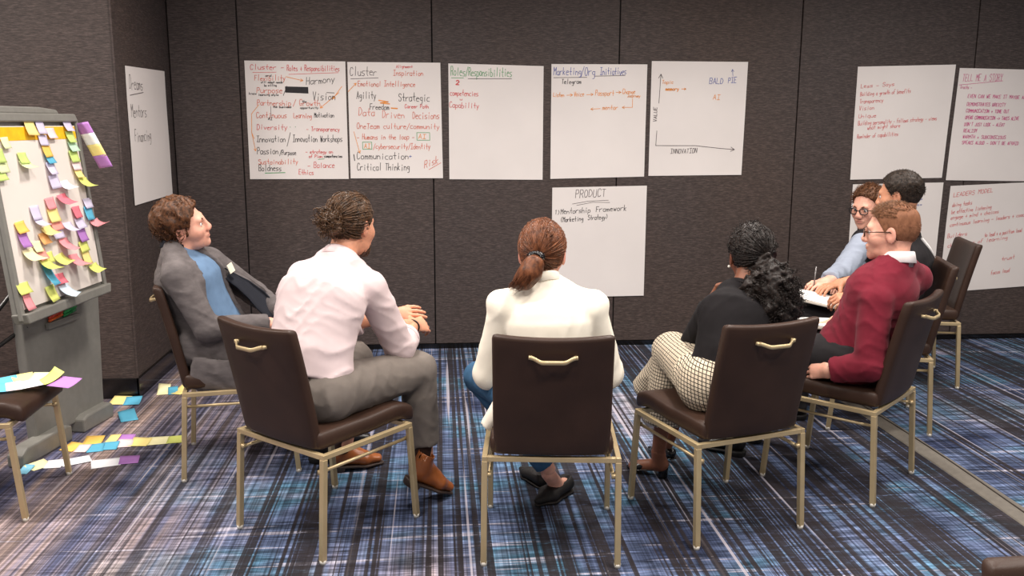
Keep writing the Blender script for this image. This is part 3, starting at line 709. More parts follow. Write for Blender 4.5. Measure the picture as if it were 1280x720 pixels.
# ------------------------------------------------------------------ implicit-surface modelling kit
def nv(v):
    v = np.asarray(v, float); return v/np.linalg.norm(v)
A3 = lambda v: np.asarray(v, float)
class SDF:
    def __init__(s, lo, hi, h):
        s.lo = A3(lo); s.h = h; s.n = np.ceil((A3(hi)-s.lo)/h).astype(int)+1
        s.v = np.full(s.n, 0.5, np.float32)
        s.ax = [(s.lo[i]+h*np.arange(s.n[i])).astype(np.float32) for i in range(3)]
    def sub(s, lo, hi):
        a = np.clip(np.floor((A3(lo)-s.lo)/s.h).astype(int), 0, s.n); b = np.clip(np.ceil((A3(hi)-s.lo)/s.h).astype(int)+1, 0, s.n)
        sl = tuple(slice(x, y) for x, y in zip(a, b))
        return sl, s.ax[0][sl[0]][:, None, None], s.ax[1][sl[1]][None, :, None], s.ax[2][sl[2]][None, None, :]
    def add(s, prim, k=0.02, m=0.03):
        f, lo, hi = prim; sl, X, Y, Z = s.sub(lo-m, hi+m)
        a = s.v[sl]
        if a.size == 0: return
        d = f(X, Y, Z).astype(np.float32); h = np.clip(0.5+0.5*(a-d)/k, 0, 1)
        s.v[sl] = a*(1-h)+d*h-k*h*(1-h)
    def cut(s, prim, k=0.006, m=0.02):
        f, lo, hi = prim; sl, X, Y, Z = s.sub(lo-m, hi+m); a = s.v[sl]
        if a.size == 0: return
        d = -f(X, Y, Z).astype(np.float32); h = np.clip(0.5+0.5*(d-a)/k, 0, 1)
        s.v[sl] = a*(1-h)+d*h+k*h*(1-h)
    def keep(s, fn):
        s.v = np.maximum(s.v, fn(s.ax[0][:, None, None], s.ax[1][None, :, None], s.ax[2][None, None, :]).astype(np.float32))
    def disp(s, fn, band=0.03):
        X, Y, Z = s.ax[0][:, None, None], s.ax[1][None, :, None], s.ax[2][None, None, :]
        i, j, k = np.nonzero(np.abs(s.v) < band)
        s.v[i, j, k] += fn(s.ax[0][i], s.ax[1][j], s.ax[2][k])
    def mesh(s):
        """naive surface nets"""
        v = s.v; ins = v < 0
        n = v.shape; cs = tuple(x-1 for x in n)
        cnt = np.zeros(cs, np.int8)
        for i in (0, 1):
            for j in (0, 1):
                for k in (0, 1):
                    cnt += ins[i:n[0]-1+i, j:n[1]-1+j, k:n[2]-1+k]
        act = (cnt > 0) & (cnt < 8); I = np.argwhere(act)
        if len(I) == 0: return np.zeros((0, 3)), np.zeros((0, 4), int)
        idx = -np.ones(cs, np.int32); idx[act] = np.arange(len(I))
        acc = np.zeros((len(I), 3)); num = np.zeros(len(I))
        C = [np.array(c) for c in np.ndindex(2, 2, 2)]
        for a in range(8):
            for b in range(a+1, 8):
                if np.abs(C[a]-C[b]).sum() != 1: continue
                pa, pb = I+C[a], I+C[b]
                va, vb = v[pa[:, 0], pa[:, 1], pa[:, 2]], v[pb[:, 0], pb[:, 1], pb[:, 2]]
                mk = (va < 0) != (vb < 0); t = np.where(mk, va/np.where(mk, va-vb, 1), 0)
                acc += np.where(mk[:, None], C[a]+t[:, None]*(C[b]-C[a]), 0); num += mk
        V = s.lo + (I + acc/num[:, None])*s.h
        Q = []
        for ax in range(3):
            o1, o2 = (ax+1) % 3, (ax+2) % 3
            sl0 = [slice(1, n[i]-1) for i in range(3)]; sl0[ax] = slice(0, n[ax]-1)
            sl1 = list(sl0); sl1[ax] = slice(1, n[ax])
            a, b = ins[tuple(sl0)], ins[tuple(sl1)]
            for flip, mk in ((False, a & ~b), (True, ~a & b)):
                E = np.argwhere(mk)
                if len(E) == 0: continue
                off = np.array([1, 1, 1]); off[ax] = 0; E = E+off
                e1 = np.zeros(3, int); e1[o1] = 1; e2 = np.zeros(3, int); e2[o2] = 1
                q = [E-e1-e2, E-e2, E, E-e1]
                q = np.stack([idx[c[:, 0], c[:, 1], c[:, 2]] for c in q], 1)
                Q.append(q[:, ::-1] if flip else q)
        return V, np.concatenate(Q)
def cone(a, b, r1, r2, flat=False, flat0=False):
    a, b = A3(a), A3(b); ab = b-a; L2 = max(ab@ab, 1e-9); L = math.sqrt(L2); R = max(r1, r2)
    def f(X, Y, Z):
        x, y, z = X-a[0], Y-a[1], Z-a[2]
        tr = (x*ab[0]+y*ab[1]+z*ab[2])/L2; t = np.clip(tr, 0, 1)
        d = np.sqrt((x-t*ab[0])**2+(y-t*ab[1])**2+(z-t*ab[2])**2)-(r1+(r2-r1)*t)
        if flat: d = np.maximum(d, (tr-1)*L)
        if flat0: d = np.maximum(d, -tr*L)
        return d
    return f, np.minimum(a, b)-R, np.maximum(a, b)+R
def ecap(a, b, wd1, wd2, lat, dep, flat=False):
    a, b = A3(a), A3(b); ab = b-a; L2 = max(ab@ab, 1e-9); L = math.sqrt(L2); lat, dep = nv(lat), nv(dep); up = ab/L; R = max(*wd1, *wd2)
    def f(X, Y, Z):
        x, y, z = X-a[0], Y-a[1], Z-a[2]
        tr = (x*ab[0]+y*ab[1]+z*ab[2])/L2; t = np.clip(tr, 0, 1)
        x, y, z = x-t*ab[0], y-t*ab[1], z-t*ab[2]
        w = wd1[0]+(wd2[0]-wd1[0])*t; d = wd1[1]+(wd2[1]-wd1[1])*t; m = np.minimum(w, d)
        p, q, r = x*lat[0]+y*lat[1]+z*lat[2], x*dep[0]+y*dep[1]+z*dep[2], x*up[0]+y*up[1]+z*up[2]
        k0 = np.sqrt((p/w)**2+(q/d)**2+(r/m)**2); k1 = np.sqrt((p/w**2)**2+(q/d**2)**2+(r/m**2)**2)+1e-9
        o = k0*(k0-1)/k1
        if flat: o = np.maximum(o, (tr-1)*L)
        return o
    return f, np.minimum(a, b)-R, np.maximum(a, b)+R
def ell(c, r, Rm=None):
    c, r = A3(c), A3(r); Rm = np.eye(3) if Rm is None else np.asarray(Rm, float); R = r.max()
    def f(X, Y, Z):
        x, y, z = X-c[0], Y-c[1], Z-c[2]
        p = [Rm[i, 0]*x+Rm[i, 1]*y+Rm[i, 2]*z for i in range(3)]
        k0 = np.sqrt(sum((p[i]/r[i])**2 for i in range(3))); k1 = np.sqrt(sum((p[i]/r[i]**2)**2 for i in range(3)))+1e-9
        return k0*(k0-1)/k1
    return f, c-R, c+R
def folds(seed, fr, amp):
    r = np.random.default_rng(seed); D = [nv(r.normal(size=3))*fr*s for s in (1, .7, 1.5, .45)]; ph = r.uniform(0, 6, 4)
    def f(x, y, z):
        w = np.sin(D[1][0]*x+D[1][1]*y+D[1][2]*z+ph[1])
        u = np.sin(D[0][0]*x+D[0][1]*y+D[0][2]*z+ph[0]+1.6*w)
        t = np.sin(D[2][0]*x+D[2][1]*y+D[2][2]*z+ph[2]+1.2*u)
        g = np.sin(D[3][0]*x+D[3][1]*y+D[3][2]*z+ph[3])
        rg = (1-np.abs(u))**2.2; r2 = (1-np.abs(t))**2.5
        return -amp*(rg*(0.35+0.65*(w*.5+.5))*1.1+0.6*r2*(0.5+0.5*g))+amp*.35
    return f
def knob(seed, fr, amp):
    r = np.random.default_rng(seed); D = r.normal(size=(5, 3)); D = D/np.linalg.norm(D, axis=1)[:, None]*fr*r.uniform(.7, 1.4, 5)[:, None]; ph = r.uniform(0, 6, 5)
    return lambda x, y, z: amp*sum(np.sin(d[0]*x+d[1]*y+d[2]*z+p) for d, p in zip(D, ph))/2.2
def tubes(paths, rad, n=3):
    """many thin tapered strands -> one vertex/quad array; rad list per strand of root radius"""
    Vs = []; Qs = []; off = 0
    for P_, r in zip(paths, rad):
        P_ = np.asarray(P_, float); m = len(P_); T = np.gradient(P_, axis=0); T /= np.linalg.norm(T, axis=1)[:, None]+1e-9
        ref = np.array([0.31, 0.52, 0.79]); X = np.cross(T, ref); X /= np.linalg.norm(X, axis=1)[:, None]+1e-9; Yv = np.cross(T, X)
        tp = r*np.clip(1.15-np.linspace(0, 1, m)**2, .12, 1)
        ring = [P_+(X*math.cos(2*math.pi*k/n)+Yv*math.sin(2*math.pi*k/n))*tp[:, None] for k in range(n)]
        Vs.append(np.stack(ring, 1).reshape(-1, 3))
        i = np.arange(m-1)[:, None]*n; k = np.arange(n)[None]; k2 = (k+1) % n
        Qs.append((np.stack([i+k, i+k2, i+n+k2, i+n+k], -1).reshape(-1, 4))+off); off += m*n
    return np.concatenate(Vs), np.concatenate(Qs)

# ------------------------------------------------------------------ skin, hair and cloth
def skin_mat(name, rgb, lip):
    m, nt, b = new_mat(name); c = lin(rgb)
    f = noise(nt, pos_node(nt), 55, 3)
    base = ramp(nt, f, [(0.3, tuple(x*0.92 for x in c)), (0.7, tuple(min(1, x*1.06) for x in c))])
    at = N(nt, 'ShaderNodeAttribute'); at.attribute_name = 'tint'
    nt.links.new(mixc(nt, at.outputs['Fac'], base, lin(lip)), b.inputs['Base Color'])
    b.inputs['Roughness'].default_value = 0.48; b.inputs['Specular IOR Level'].default_value = 0.4
    b.inputs['Subsurface Weight'].default_value = 0.12
    b.inputs['Subsurface Radius'].default_value = (0.012, 0.005, 0.003); b.inputs['Subsurface Scale'].default_value = 0.5
    return m
def hair_mat(name, dark, light, rough=0.45, scale=90, spec=0.25, bs=0.5):
    m, nt, b = new_mat(name)
    f = noise(nt, pos_node(nt, (1, 1, 0.6)), scale, 3, 0.6)
    nt.links.new(ramp(nt, f, [(0.32, lin(dark)), (0.68, lin(light))]), b.inputs['Base Color'])
    b.inputs['Roughness'].default_value = rough; b.inputs['Specular IOR Level'].default_value = spec
    bump(nt, b, noise(nt, pos_node(nt, (1, 1, 0.5)), 320, 2), bs, 0.003)
    return m
def cloth_mat(name, rgb, rough=0.85, weave=600, bs=0.15, sheen=0.0, var=0.08, stretch=(1, 1, 1)):
    return plain(name, rgb, rough, 0, var, 22, bs, weave, False, 0.25, sheen, stretch)
M_EYE = plain('eye_white', (225, 218, 212), 0.2, var=0.03)
M_IRIS = plain('eye_iris', (52, 38, 30), 0.15)

# head shape, local frame: x right, y forward, z up
CR_C, CR_R = A3((0, -.012, .025)), A3((.076, .097, .092))
def head_sdf(neck_loc, fem=0.0, h=.0034):
    S = SDF((-.11, -.15, -.24), (.11, .14, .135), h); jw = .050-.010*fem
    S.add(ell(CR_C, CR_R), .03); S.add(ell((0, .03, -.03), (.061, .064, .085)), .03)
    S.add(ell((0, .042, -.078), (jw, .045, .038)), .03); S.add(ell((0, .080, -.100), (.020, .016, .017)), .022)
    S.add(cone((-.034, .080, .020), (.034, .080, .020), .011, .011), .022)
    for s in (-1, 1):
        S.add(ell((s*.044, .052, -.028), (.026, .028, .026)), .025)
        S.cut(ell((s*.032, .103, .000), (.019, .018, .013)), .018)
        S.add(ell((s*.078, -.006, -.010), (.009, .021, .034), [[1, .25*s, 0], [-.25*s, 1, 0], [0, 0, 1]]), .007)
        S.cut(ell((s*.089, .000, -.006), (.008, .011, .019)), .006)
        S.add(ell((s*.012, .103, -.036), (.009, .010, .008)), .008)
    S.add(cone((0, .091, .014), (0, .107, -.026), .0085, .0120), .014); S.add(ell((0, .107, -.030), (.013, .010, .010)), .010)
    S.add(cone((-.019, .087, -.060), (.019, .087, -.060), .007, .007), .010); S.add(ell((0, .096, -.058), (.020, .007, .006)), .007); S.add(ell((0, .094, -.069), (.018, .008, .007)), .007)
    S.cut(cone((-.021, .101, -.0635), (.021, .101, -.0635), .0022, .0022), .004)
    S.add(cone((0, -.022, -.045), neck_loc, .053-.007*fem, .056-.008*fem), .022)
    return S
def head_tint(V):
    x, y, z = V[:, 0], V[:, 1], V[:, 2]
    lips = (np.clip(1-np.sqrt((x/.021)**2+((z+.0635)/.011)**2), 0, .4)/.4)*(y > .085)
    warm = .22*np.exp(-((np.abs(x)-.045)**2+(z+.03)**2)/.0008)*(y > .03)+.35*(np.abs(x) > .079)+.25*np.exp(-(x**2+(z+.03)**2)/.0003)*(y > .1)
    return np.clip(np.maximum(lips, warm), 0, 1)
def hand_sdf(side, curl, thumb=0.5, spread=.12, point=0.0, sc=1.0):
    """local: y along the palm, x toward the little finger for a right hand (side=+1), z out of the back of the hand; palm faces -z"""
    S = SDF((-.085, -.08, -.105), (.075, .22, .06), .0027)
    S.add(cone((0, -.075, 0), (0, .0, 0), .031*sc, .027*sc), .01)
    S.add(ecap((0, .005, 0), (.0, .075, 0), (.031, .0165), (.040, .0145), (1, 0, 0), (0, 0, 1)), .02)
    LEN = (.070, .079, .074, .058)
    for i in range(4):
        bx = (-.031+.0205*i)*side; p = A3((bx, .083-.004*abs(i-1.3), .002)); ang = 0.0; c = curl*(1-.75*point*(i == 0))
        yaw = (-.5+i/3)*spread*side
        for s_, (fr, ca) in enumerate(((.46, .75), (.30, 1.0), (.24, .8))):
            ang -= c*ca; d = A3((math.sin(yaw)*math.cos(ang), math.cos(ang)*math.cos(yaw), math.sin(ang)))
            q = p+d*LEN[i]*fr*sc; r = .0088-.0009*s_-(.001 if i == 3 else 0)
            S.add(cone(p, q, r, r-.0008), .0035 if s_ else .007, .012); p = q
    p = A3((-.028*side, .018, -.006)); d = nv((-.62*side, .62, -.35-.3*thumb)); q = p+d*.042
    S.add(cone(p, q, .0145, .0108), .012); d2 = nv((-.30*side+.5*thumb*side, .85, -.35-.5*thumb)); r_ = q+d2*.030; S.add(cone(q, r_, .0105, .0095), .004)
    S.add(cone(r_, r_+nv(d2+A3((.25*side, .1, -.1)))*.024, .0095, .0078), .003)
    return S.mesh()
def frame_from(y, z):
    y = nv(y); z = A3(z); z = nv(z-y*(z@y)); x = np.cross(y, z); return np.stack([x, y, z])   # rows are the axes
class Person:
    def __init__(s, label, J, skin, male=True, sc=1.0, neck_k=.72):
        s.J = {k: A3(v) for k, v in J.items() if k not in ('hf', 'hu')}; J_ = s.J; s.sc = sc; s.male = male
        s.root = empty('person', (J_['hip'][0], J_['hip'][1], 0), 0, label, 'person')
        s.off = A3((J_['hip'][0], J_['hip'][1], 0)); s.skin = skin
        for q in ('shL', 'shR'): J_[q] = J_[q]+(J_['neck']-nv(J_['neck']-J_['hip'])*.07-J_[q])*.10-A3((0, 0, .012))
        s.up = nv(J_['neck']-J_['hip']); lat = J_['shR']-J_['shL']; lat = nv(lat-s.up*(lat@s.up)); s.lat = lat; s.fw = np.cross(s.up, lat)
        hipdir = nv((J_['knL']+J_['knR'])/2-J_['hip']); hl = np.cross(hipdir, (0, 0, 1)); s.hlat = nv(hl); s.hfw = nv(np.cross((0, 0, 1), s.hlat))
        w = .092*sc
        J_['hipL'] = J_['hip']-s.hlat*w; J_['hipR'] = J_['hip']+s.hlat*w
        s.H = frame_from(J['hf'], J.get('hu', (0, 0, 1)))
        s.bV = []; s.bQ = []; s.bT = []; s.n = 0
    def add_obj(s, name, V, Q, mat, parent=None, smooth=True):
        return mesh_np(name, np.asarray(V)-s.off, Q, mat, parent or s.root, smooth)
    def head_w(s, V): return s.J['head'] + np.asarray(V) @ s.H
    def island(s, V, Q, tint=None):
        s.bV.append(V); s.bQ.append(Q+s.n); s.bT.append(np.zeros(len(V)) if tint is None else tint); s.n += len(V)
    def torso(s, t, belly=0.0, start=-.01):
        J = s.J; k = s.sc; hip, neck = J['hip'], J['neck']; up, lat, fw = s.up, s.lat, s.fw
        cv = s.J.get('curve', A3((0, 0, 0)))
        waist = hip+(neck-hip)*.34+cv*.8-fw*.005; chest = hip+(neck-hip)*.68+cv; upper = neck-up*.055
        wh = .168 if s.male else .172; ww = .15 if s.male else .128; wc = .165 if s.male else .148
        L = [ecap(hip+up*start, waist, (wh*k+t, .118*k+t), (ww*k+t, .108*k+t+belly), s.hlat*.6+lat*.4, fw), ecap(waist, chest, (ww*k+t, .108*k+t+belly), (wc*k+t, .118*k+t), lat, fw),
             ecap(chest, upper, (wc*k+t, .118*k+t), (.10*k+t, .066*k+t), lat, fw), cone(J['shL'], J['shR'], .036*k+t, .036*k+t)]
        for q in ('shL', 'shR'): L.append(cone(neck+up*.004, J[q]+up*.002, .034*k+t, .034*k+t))
        if not s.male:
            for g in (-1, 1): L.append(ell(chest+fw*.085*k-up*.02+lat*g*.065*k, A3((.06, .06, .06))*k+t))
        return L
    def arm(s, side, t, upto=1.0, k_in=1.0, flat=False):
        J = s.J; k = s.sc; a, b, c = J['sh'+side], J['el'+side], J['wr'+side]; e = b+(c-b)*upto
        L = [cone(a, b, .046*k+t, .040*k+t*k_in)]
        if upto > 0: L.append(cone(b, e, .040*k+t*k_in, (.040+(.028-.040)*upto)*k+t*k_in, flat))
        return L
    def leg(s, side, t, upto=1.0, t2=None, flat=False):
        J = s.J; k = s.sc; a, b, c = J['hip'+side], J['kn'+side], J['an'+side]; t2 = t if t2 is None else t2; e = b+(c-b)*upto
        L = [cone(a, b, .090*k+t, .057*k+t)]
        L.append(cone(b, e, .056*k+t, (.056+(.036-.056)*upto)*k+t2, flat))
        if upto > .4:
            back = nv(np.cross(np.cross(c-b, a-b), c-b)); back = back*(-1 if back@(a-b) < 0 else 1)
            m = b+(c-b)*.3+back*.012; L.append(cone(m, b+(c-b)*.55+back*.004, .047*k+t, .040*k+max(t, 0)))
        return L
    def garment(s, name, prims, mat, h=.0085, k=.016, wr=None, parent=None, cuts=(), smooth=True, after=()):
        al = list(prims)+list(after); lo = np.min([p[1] for p in al], 0)-.03; hi = np.max([p[2] for p in al], 0)+.03
        S = SDF(lo, hi, h)
        for p in prims: S.add(p, k)
        for c in cuts: S.cut(c, .004)
        for p in after: S.add(p, k)
        if wr: S.disp(folds(*wr))
        V, Q = S.mesh(); return s.add_obj(name, V, Q, mat, parent, smooth)
    def build_body(s, hands, fem=0.0, feet=True, arms=True):
        J = s.J; P_ = s.torso(-.004)+s.arm('L', 0)+s.arm('R', 0)+s.leg('L', -.002)+s.leg('R', -.002)
        lo = np.min([p[1] for p in P_], 0)-.03; hi = np.max([p[2] for p in P_], 0)+.03
        S = SDF(lo, hi, .0105)
        for p in P_: S.add(p, .025)
        V, Q = S.mesh(); s.island(V, Q)
        nl = s.H @ (J['neck']-s.up*.03-J['head'])
        V, Q = head_sdf(nl, fem).mesh(); s.island(s.head_w(V), Q, head_tint(V)*(.55+.45*fem))
        for side, (d, back, curl, kw) in hands.items():
            V, Q = hand_sdf(1 if side == 'R' else -1, curl, sc=s.sc, **kw); F = frame_from(d, back)
            V = V*s.sc; s.island(J['wr'+side]+V@F, Q)
        V = np.concatenate(s.bV); Q = np.concatenate(s.bQ); o = s.add_obj('body', V, Q, s.skin)
        at = o.data.attributes.new('tint', 'FLOAT', 'POINT'); at.data.foreach_set('value', np.concatenate(s.bT).astype(np.float32))
        return o
    def eyes(s, brow_mat):
        for g in (-1, 1):
            m = bmesh.new(); bmesh.ops.create_uvsphere(m, u_segments=14, v_segments=10, radius=.0122)
            V = np.array([v.co[:] for v in m.verts]); F = [tuple(v.index for v in f.verts) for f in m.faces]; m.free()
            e = s.add_obj('eye', s.head_w(V+A3((g*.0315, .0765, .001))), F, M_EYE)
            s.add_obj('iris', s.head_w(V*A3((.46, .2, .46))+A3((g*.0315, .0875, .001))), F, M_IRIS, e)
            V, Q = tubes([[(g*.014, .0925, .019), (g*.028, .0925, .0245), (g*.042, .082, .0235), (g*.052, .069, .017)]], [.0042], 6)
            s.add_obj('eyebrow', s.head_w(V), Q, brow_mat)
    def collar(s, mat, r0=.066, r1=.060, h=.034, gap=.5, drop=.012, fold=.010, tilt=.0, name='collar', lift=0.0):
        J = s.J; ax = nv((J['head']-s.H[2]*.05-s.H[1]*.02)-J['neck']+s.up*.05); b = J['neck']+s.up*(.004+lift); fw = nv(s.fw-ax*(s.fw@ax)); lt = np.cross(fw, ax)
        prof = [(r0, -.012), (r1, h), (r1+.003, h+.003), (r1+fold*.6, h-.002), (r0+fold, h*.35-drop), (r0+fold-.003, h*.35-drop-.002), (r1+.004, h*.55)]
        V = []; Q = []; n = 40; k = len(prof)
        for i in range(n+1):
            a = gap/2+(2*math.pi-gap)*i/n; front = (1+math.cos(a))/2
            for (r, z) in prof:
                V.append(b+fw*(math.cos(a)*r*1.06)+lt*(math.sin(a)*r)+ax*(z-front*(.018+tilt)-(front**3)*.008))
        for i in range(n):
            for j in range(k): Q.append((i*k+j, i*k+(j+1) % k, (i+1)*k+(j+1) % k, (i+1)*k+j))
        return s.add_obj(name, V, Q, mat)
# hair line mask in head coordinates: negative where hair grows
HLZ = np.array([-.12, -.085, -.06, -.02, .02, .05, .08, .11, .15]); HLY = np.array([-.07, -.055, -.035, .016, .030, .046, .068, .084, .09])
def hair_mask(x, y, z, fwd=0.0, nape=-.085): return np.maximum(y-np.interp(z, HLZ, HLY)-fwd, nape-z)
def hair_cap(p, mat, top, side, dis=None, nape=-.085, fwd=0.0, ears=True, h=.0042, back=None, zlo=.0, zhi=.075, name='hair', cut=.0):
    S = SDF((-.115, -.15, -.12), (.115, .125, .165), h)
    X, Y, Z = S.ax[0][:, None, None], S.ax[1][None, :, None], S.ax[2][None, None, :]
    d = ell(CR_C, CR_R)[0](X, Y, Z); q = np.clip((Z-zlo)/(zhi-zlo), 0, 1); q = q*q*(3-2*q)
    t = side+(top-side)*q
    if back is not None: t = np.maximum(t, back*np.clip((-Y-.02)/.06, 0, 1)*np.clip((Z+.09)/.05, 0, 1))
    S.v = np.maximum(d-t, hair_mask(X, Y, Z, fwd, nape)).astype(np.float32)
    S.v = np.broadcast_to(S.v, S.n).copy()
    if ears:
        for g in (-1, 1): S.cut(ell((g*.088, -.004, -.016), (.04, .023, .036)), .004)
    if dis: S.disp(dis, .02)
    V, Q = S.mesh(); return p.add_obj(name, p.head_w(V), Q, mat)
def scalp_points(n, rng, cond, t=0.0):
    out = []
    while len(out) < n:
        v = nv(rng.normal(size=3)); q = CR_C+v*(CR_R+t)
        if hair_mask(q[0], q[1], q[2]) < -.004 and cond(q): out.append(q)
    return np.array(out)
def on_scalp(q, t):
    v = (q-CR_C)/CR_R; v = v/np.linalg.norm(v, axis=-1, keepdims=True); return CR_C+v*(CR_R+t)
def combed(p, parent, mat, n, target, rng, t=.012, r=(.0016, .0028), m=10, cond=lambda q: True, messy=.002):
    """strands drawn over the skull from the roots to one gathering point"""
    T = A3(target); paths = []
    for q in scalp_points(n, rng, cond):
        w = np.linspace(0, 1, m)[:, None]; mid = q*(1-w)+T*w; L = on_scalp(mid, t+messy*rng.normal()*np.sin(w*3.1))
        L = L*(1-w**6)+T*w**6 + rng.normal(size=3)*messy*.6*np.sin(w*3.14)
        paths.append(L)
    V, Q = tubes(paths, rng.uniform(*r, n)); o = p.add_obj('hair_strands', p.head_w(V), Q, mat, parent); o['kind'] = 'stuff'; return o
def short_hair(p, parent, mat, n, rng, length, cond, lay=(0, .6, .5), r=(.0012, .002), jit=.35, t=.004):
    paths = []
    for q in scalp_points(n, rng, cond):
        nrm = nv((q-CR_C)/CR_R**2); d = nv(nrm*.8+A3(lay)*rng.uniform(.6, 1.2)+rng.normal(size=3)*jit); L = length*rng.uniform(.6, 1.25)
        w = np.linspace(0, 1, 4)[:, None]; b = nv(d-nrm*.6)
        paths.append(on_scalp(q, t)+nrm*L*w*.75*(1-.45*w)+b*L*w*w*.9+d*L*w*.3)
    V, Q = tubes(paths, rng.uniform(*r, n)); o = p.add_obj('hair_strands', p.head_w(V), Q, mat, parent); o['kind'] = 'stuff'; return o
def curls(p, parent, mat, roots, dirs, rng, length, rad, turns, r=(.0012, .002), m=14, world=False):
    paths = []
    for q, d in zip(roots, dirs):
        d = nv(d); a = nv(np.cross(d, rng.normal(size=3))); b = np.cross(d, a); L = length*rng.uniform(.6, 1.3); R = rad*rng.uniform(.6, 1.3); T = turns*rng.uniform(.7, 1.3)
        w = np.linspace(0, 1, m)[:, None]; g = np.minimum(1, w*3)
        paths.append(q+d*L*w+(a*(np.cos(w*T*6.283)-1)+b*np.sin(w*T*6.283))*R*g)
    V, Q = tubes(paths, rng.uniform(*r, len(paths))); o = p.add_obj('hair_curls', V if world else p.head_w(V), Q, mat, parent); o['kind'] = 'stuff'; return o
def glasses(p, mat, w=.062, drop=0.0):
    z0 = .0+drop; m = MB()
    for g in (-1, 1):
        pts = [(g*(.034+.024*math.copysign(abs(math.cos(a))**.7, math.cos(a))), .1055-.006*abs(math.cos(a))*(math.cos(a) > 0), z0+.017*math.copysign(abs(math.sin(a))**.75, math.sin(a))) for a in np.linspace(0, 2*math.pi, 25)]
        m.tube(pts, .0027, 6, False)
        m.tube([(g*.058, .101, z0+.006), (g*.073, .085, z0+.006), (g*.0815, .03, z0+.006), (g*.0825, -.002, z0+.006), (g*.080, -.022, z0-.012), (g*.079, -.03, z0-.03)], .0027, 6)
    m.tube([(-.011, .106, z0+.004), (0, .110, z0+.007), (.011, .106, z0+.004)], .0019, 6)
    o = p.add_obj('glasses', p.head_w(np.array(m.v)), m.f, mat)
    for g in (-1, 1):
        n = 20; V = [(g*.034, .1045, z0)]+[(g*(.034+.023*math.copysign(abs(math.cos(a))**.7, math.cos(a))), .104, z0+.016*math.copysign(abs(math.sin(a))**.75, math.sin(a))) for a in np.linspace(0, 2*math.pi, n, endpoint=False)]
        p.add_obj('lens', p.head_w(np.array(V)), [(0, i+1, (i+1) % n+1) for i in range(n)], M_LENS, o)
    return o
def lens_mat():
    m, nt, b = new_mat('spectacle_lens'); b.inputs['Base Color'].default_value = (1, 1, 1, 1); b.inputs['Roughness'].default_value = .02
    b.inputs['Transmission Weight'].default_value = 1.0; b.inputs['IOR'].default_value = 1.02; return m
M_LENS = lens_mat()
def shoe(p, heel, toe, up, mat, sole_mat, kind='boot', name='shoe', sc=1.0, parent=None, fat=1.0):
    """heel, toe: world points on the sole; SDF in the shoe frame (y heel to toe)"""
    heel, toe = A3(heel), A3(toe); L = np.linalg.norm(toe-heel); F = frame_from(toe-heel, up); k = L/.285
    def out(V): return heel+(np.asarray(V)*k*A3((fat, 1, fat)))@F
    S = SDF((-.07, -.03, -.03), (.07, .30, .17), .0042)
    X = ((1, 0, 0), (0, 0, 1))
    if kind == 'boot':
        S.add(ecap((0, .042, .04), (0, .18, .026), (.036, .036), (.046, .030), *X), .02); S.add(ecap((0, .18, .026), (0, .255, .020), (.046, .030), (.027, .019), *X), .02)
        S.add(cone((0, .05, .055), (0, .047, .128), .043, .042, True), .02); S.add(cone((0, .075, .07), (0, .15, .045), .036, .030), .02)
        S.cut(cone((0, .047, .105), (0, .047, .16), .038, .040), .004)
    else:
        S.add(ecap((0, .036, .034), (0, .18, .022), (.034, .034), (.043, .026), *X), .02); S.add(ecap((0, .18, .018), (0, .262, .012), (.043, .026), (.016, .013), *X), .02)
        S.cut(ell((0, .09, .085), (.028, .075, .045)), .008)
    S.keep(lambda X_, Y_, Z_: -Z_+0*X_+0*Y_)
    V, Q = S.mesh(); o = p.add_obj(name, out(V), Q, mat, parent)
    S = SDF((-.07, -.03, -.05), (.07, .31, .03), .0042)
    if kind == 'boot':
        S.add(ecap((0, .042, 0), (0, .18, 0), (.040, .05), (.049, .05), *X), .02); S.add(ecap((0, .18, 0), (0, .258, 0), (.049, .05), (.028, .05), *X), .02)
        S.keep(lambda X_, Y_, Z_: np.maximum(Z_-.004, np.maximum(-Z_-.028, np.minimum(-Z_-.008, Y_-.075)))+0*X_)
    else:
        S.add(ecap((0, .036, 0), (0, .18, 0), (.034, .05), (.043, .05), *X), .02); S.add(ecap((0, .18, 0), (0, .262, 0), (.043, .05), (.014, .05), *X), .02)
        S.keep(lambda X_, Y_, Z_: np.maximum(Z_-.003, -Z_-.006)+0*X_+0*Y_)
    V, Q = S.mesh(); p.add_obj('sole', out(V), Q, sole_mat, o)
    return o
# ------------------------------------------------------------------ the seven people
SK_FAIR = skin_mat('skin_fair', (226, 168, 146), (196, 104, 96)); SK_WARM = skin_mat('skin_warm', (214, 152, 122), (184, 98, 84)); SK_TAN = skin_mat('skin_tan', (196, 138, 108), (160, 92, 78)); SK_BROWN = skin_mat('skin_brown', (128, 80, 58), (112, 58, 50))
rest = dict(thumb=.5, spread=.1)

# 1 man in grey cardigan, leaning back, looking right
p = Person('man with curly brown hair in a grey cardigan, leaning back on the left', dict(hip=(-1.0, 4.09, .565), neck=(-1.16, 4.06, .995), shR=(-1.115, 3.875, .91), shL=(-1.05, 4.25, .925), elR=(-.995, 3.875, .67), wrR=(-.755, 3.99, .665), elL=(-.885, 4.35, .735), wrL=(-.70, 4.12, .67),
    knR=(-.60, 3.97, .54), knL=(-.575, 4.20, .54), anR=(-.55, 4.0, .10), anL=(-.53, 4.22, .10), head=(-1.130, 4.075, 1.098), hf=(.95, .14, .20), hu=(-.1, -.32, 1)), SK_FAIR)
p.build_body(dict(R=((.9, .35, -.05), (0, -.3, .95), .5, rest), L=((.75, -.6, -.1), (.1, .3, .95), .5, rest)))
hm = hair_mat('hair_chestnut_curly', (46, 28, 18), (104, 66, 41)); p.eyes(hm)
hc = hair_cap(p, hm, .023, .009, knob(3, 150, .0048), zlo=.0, zhi=.065, fwd=.006)
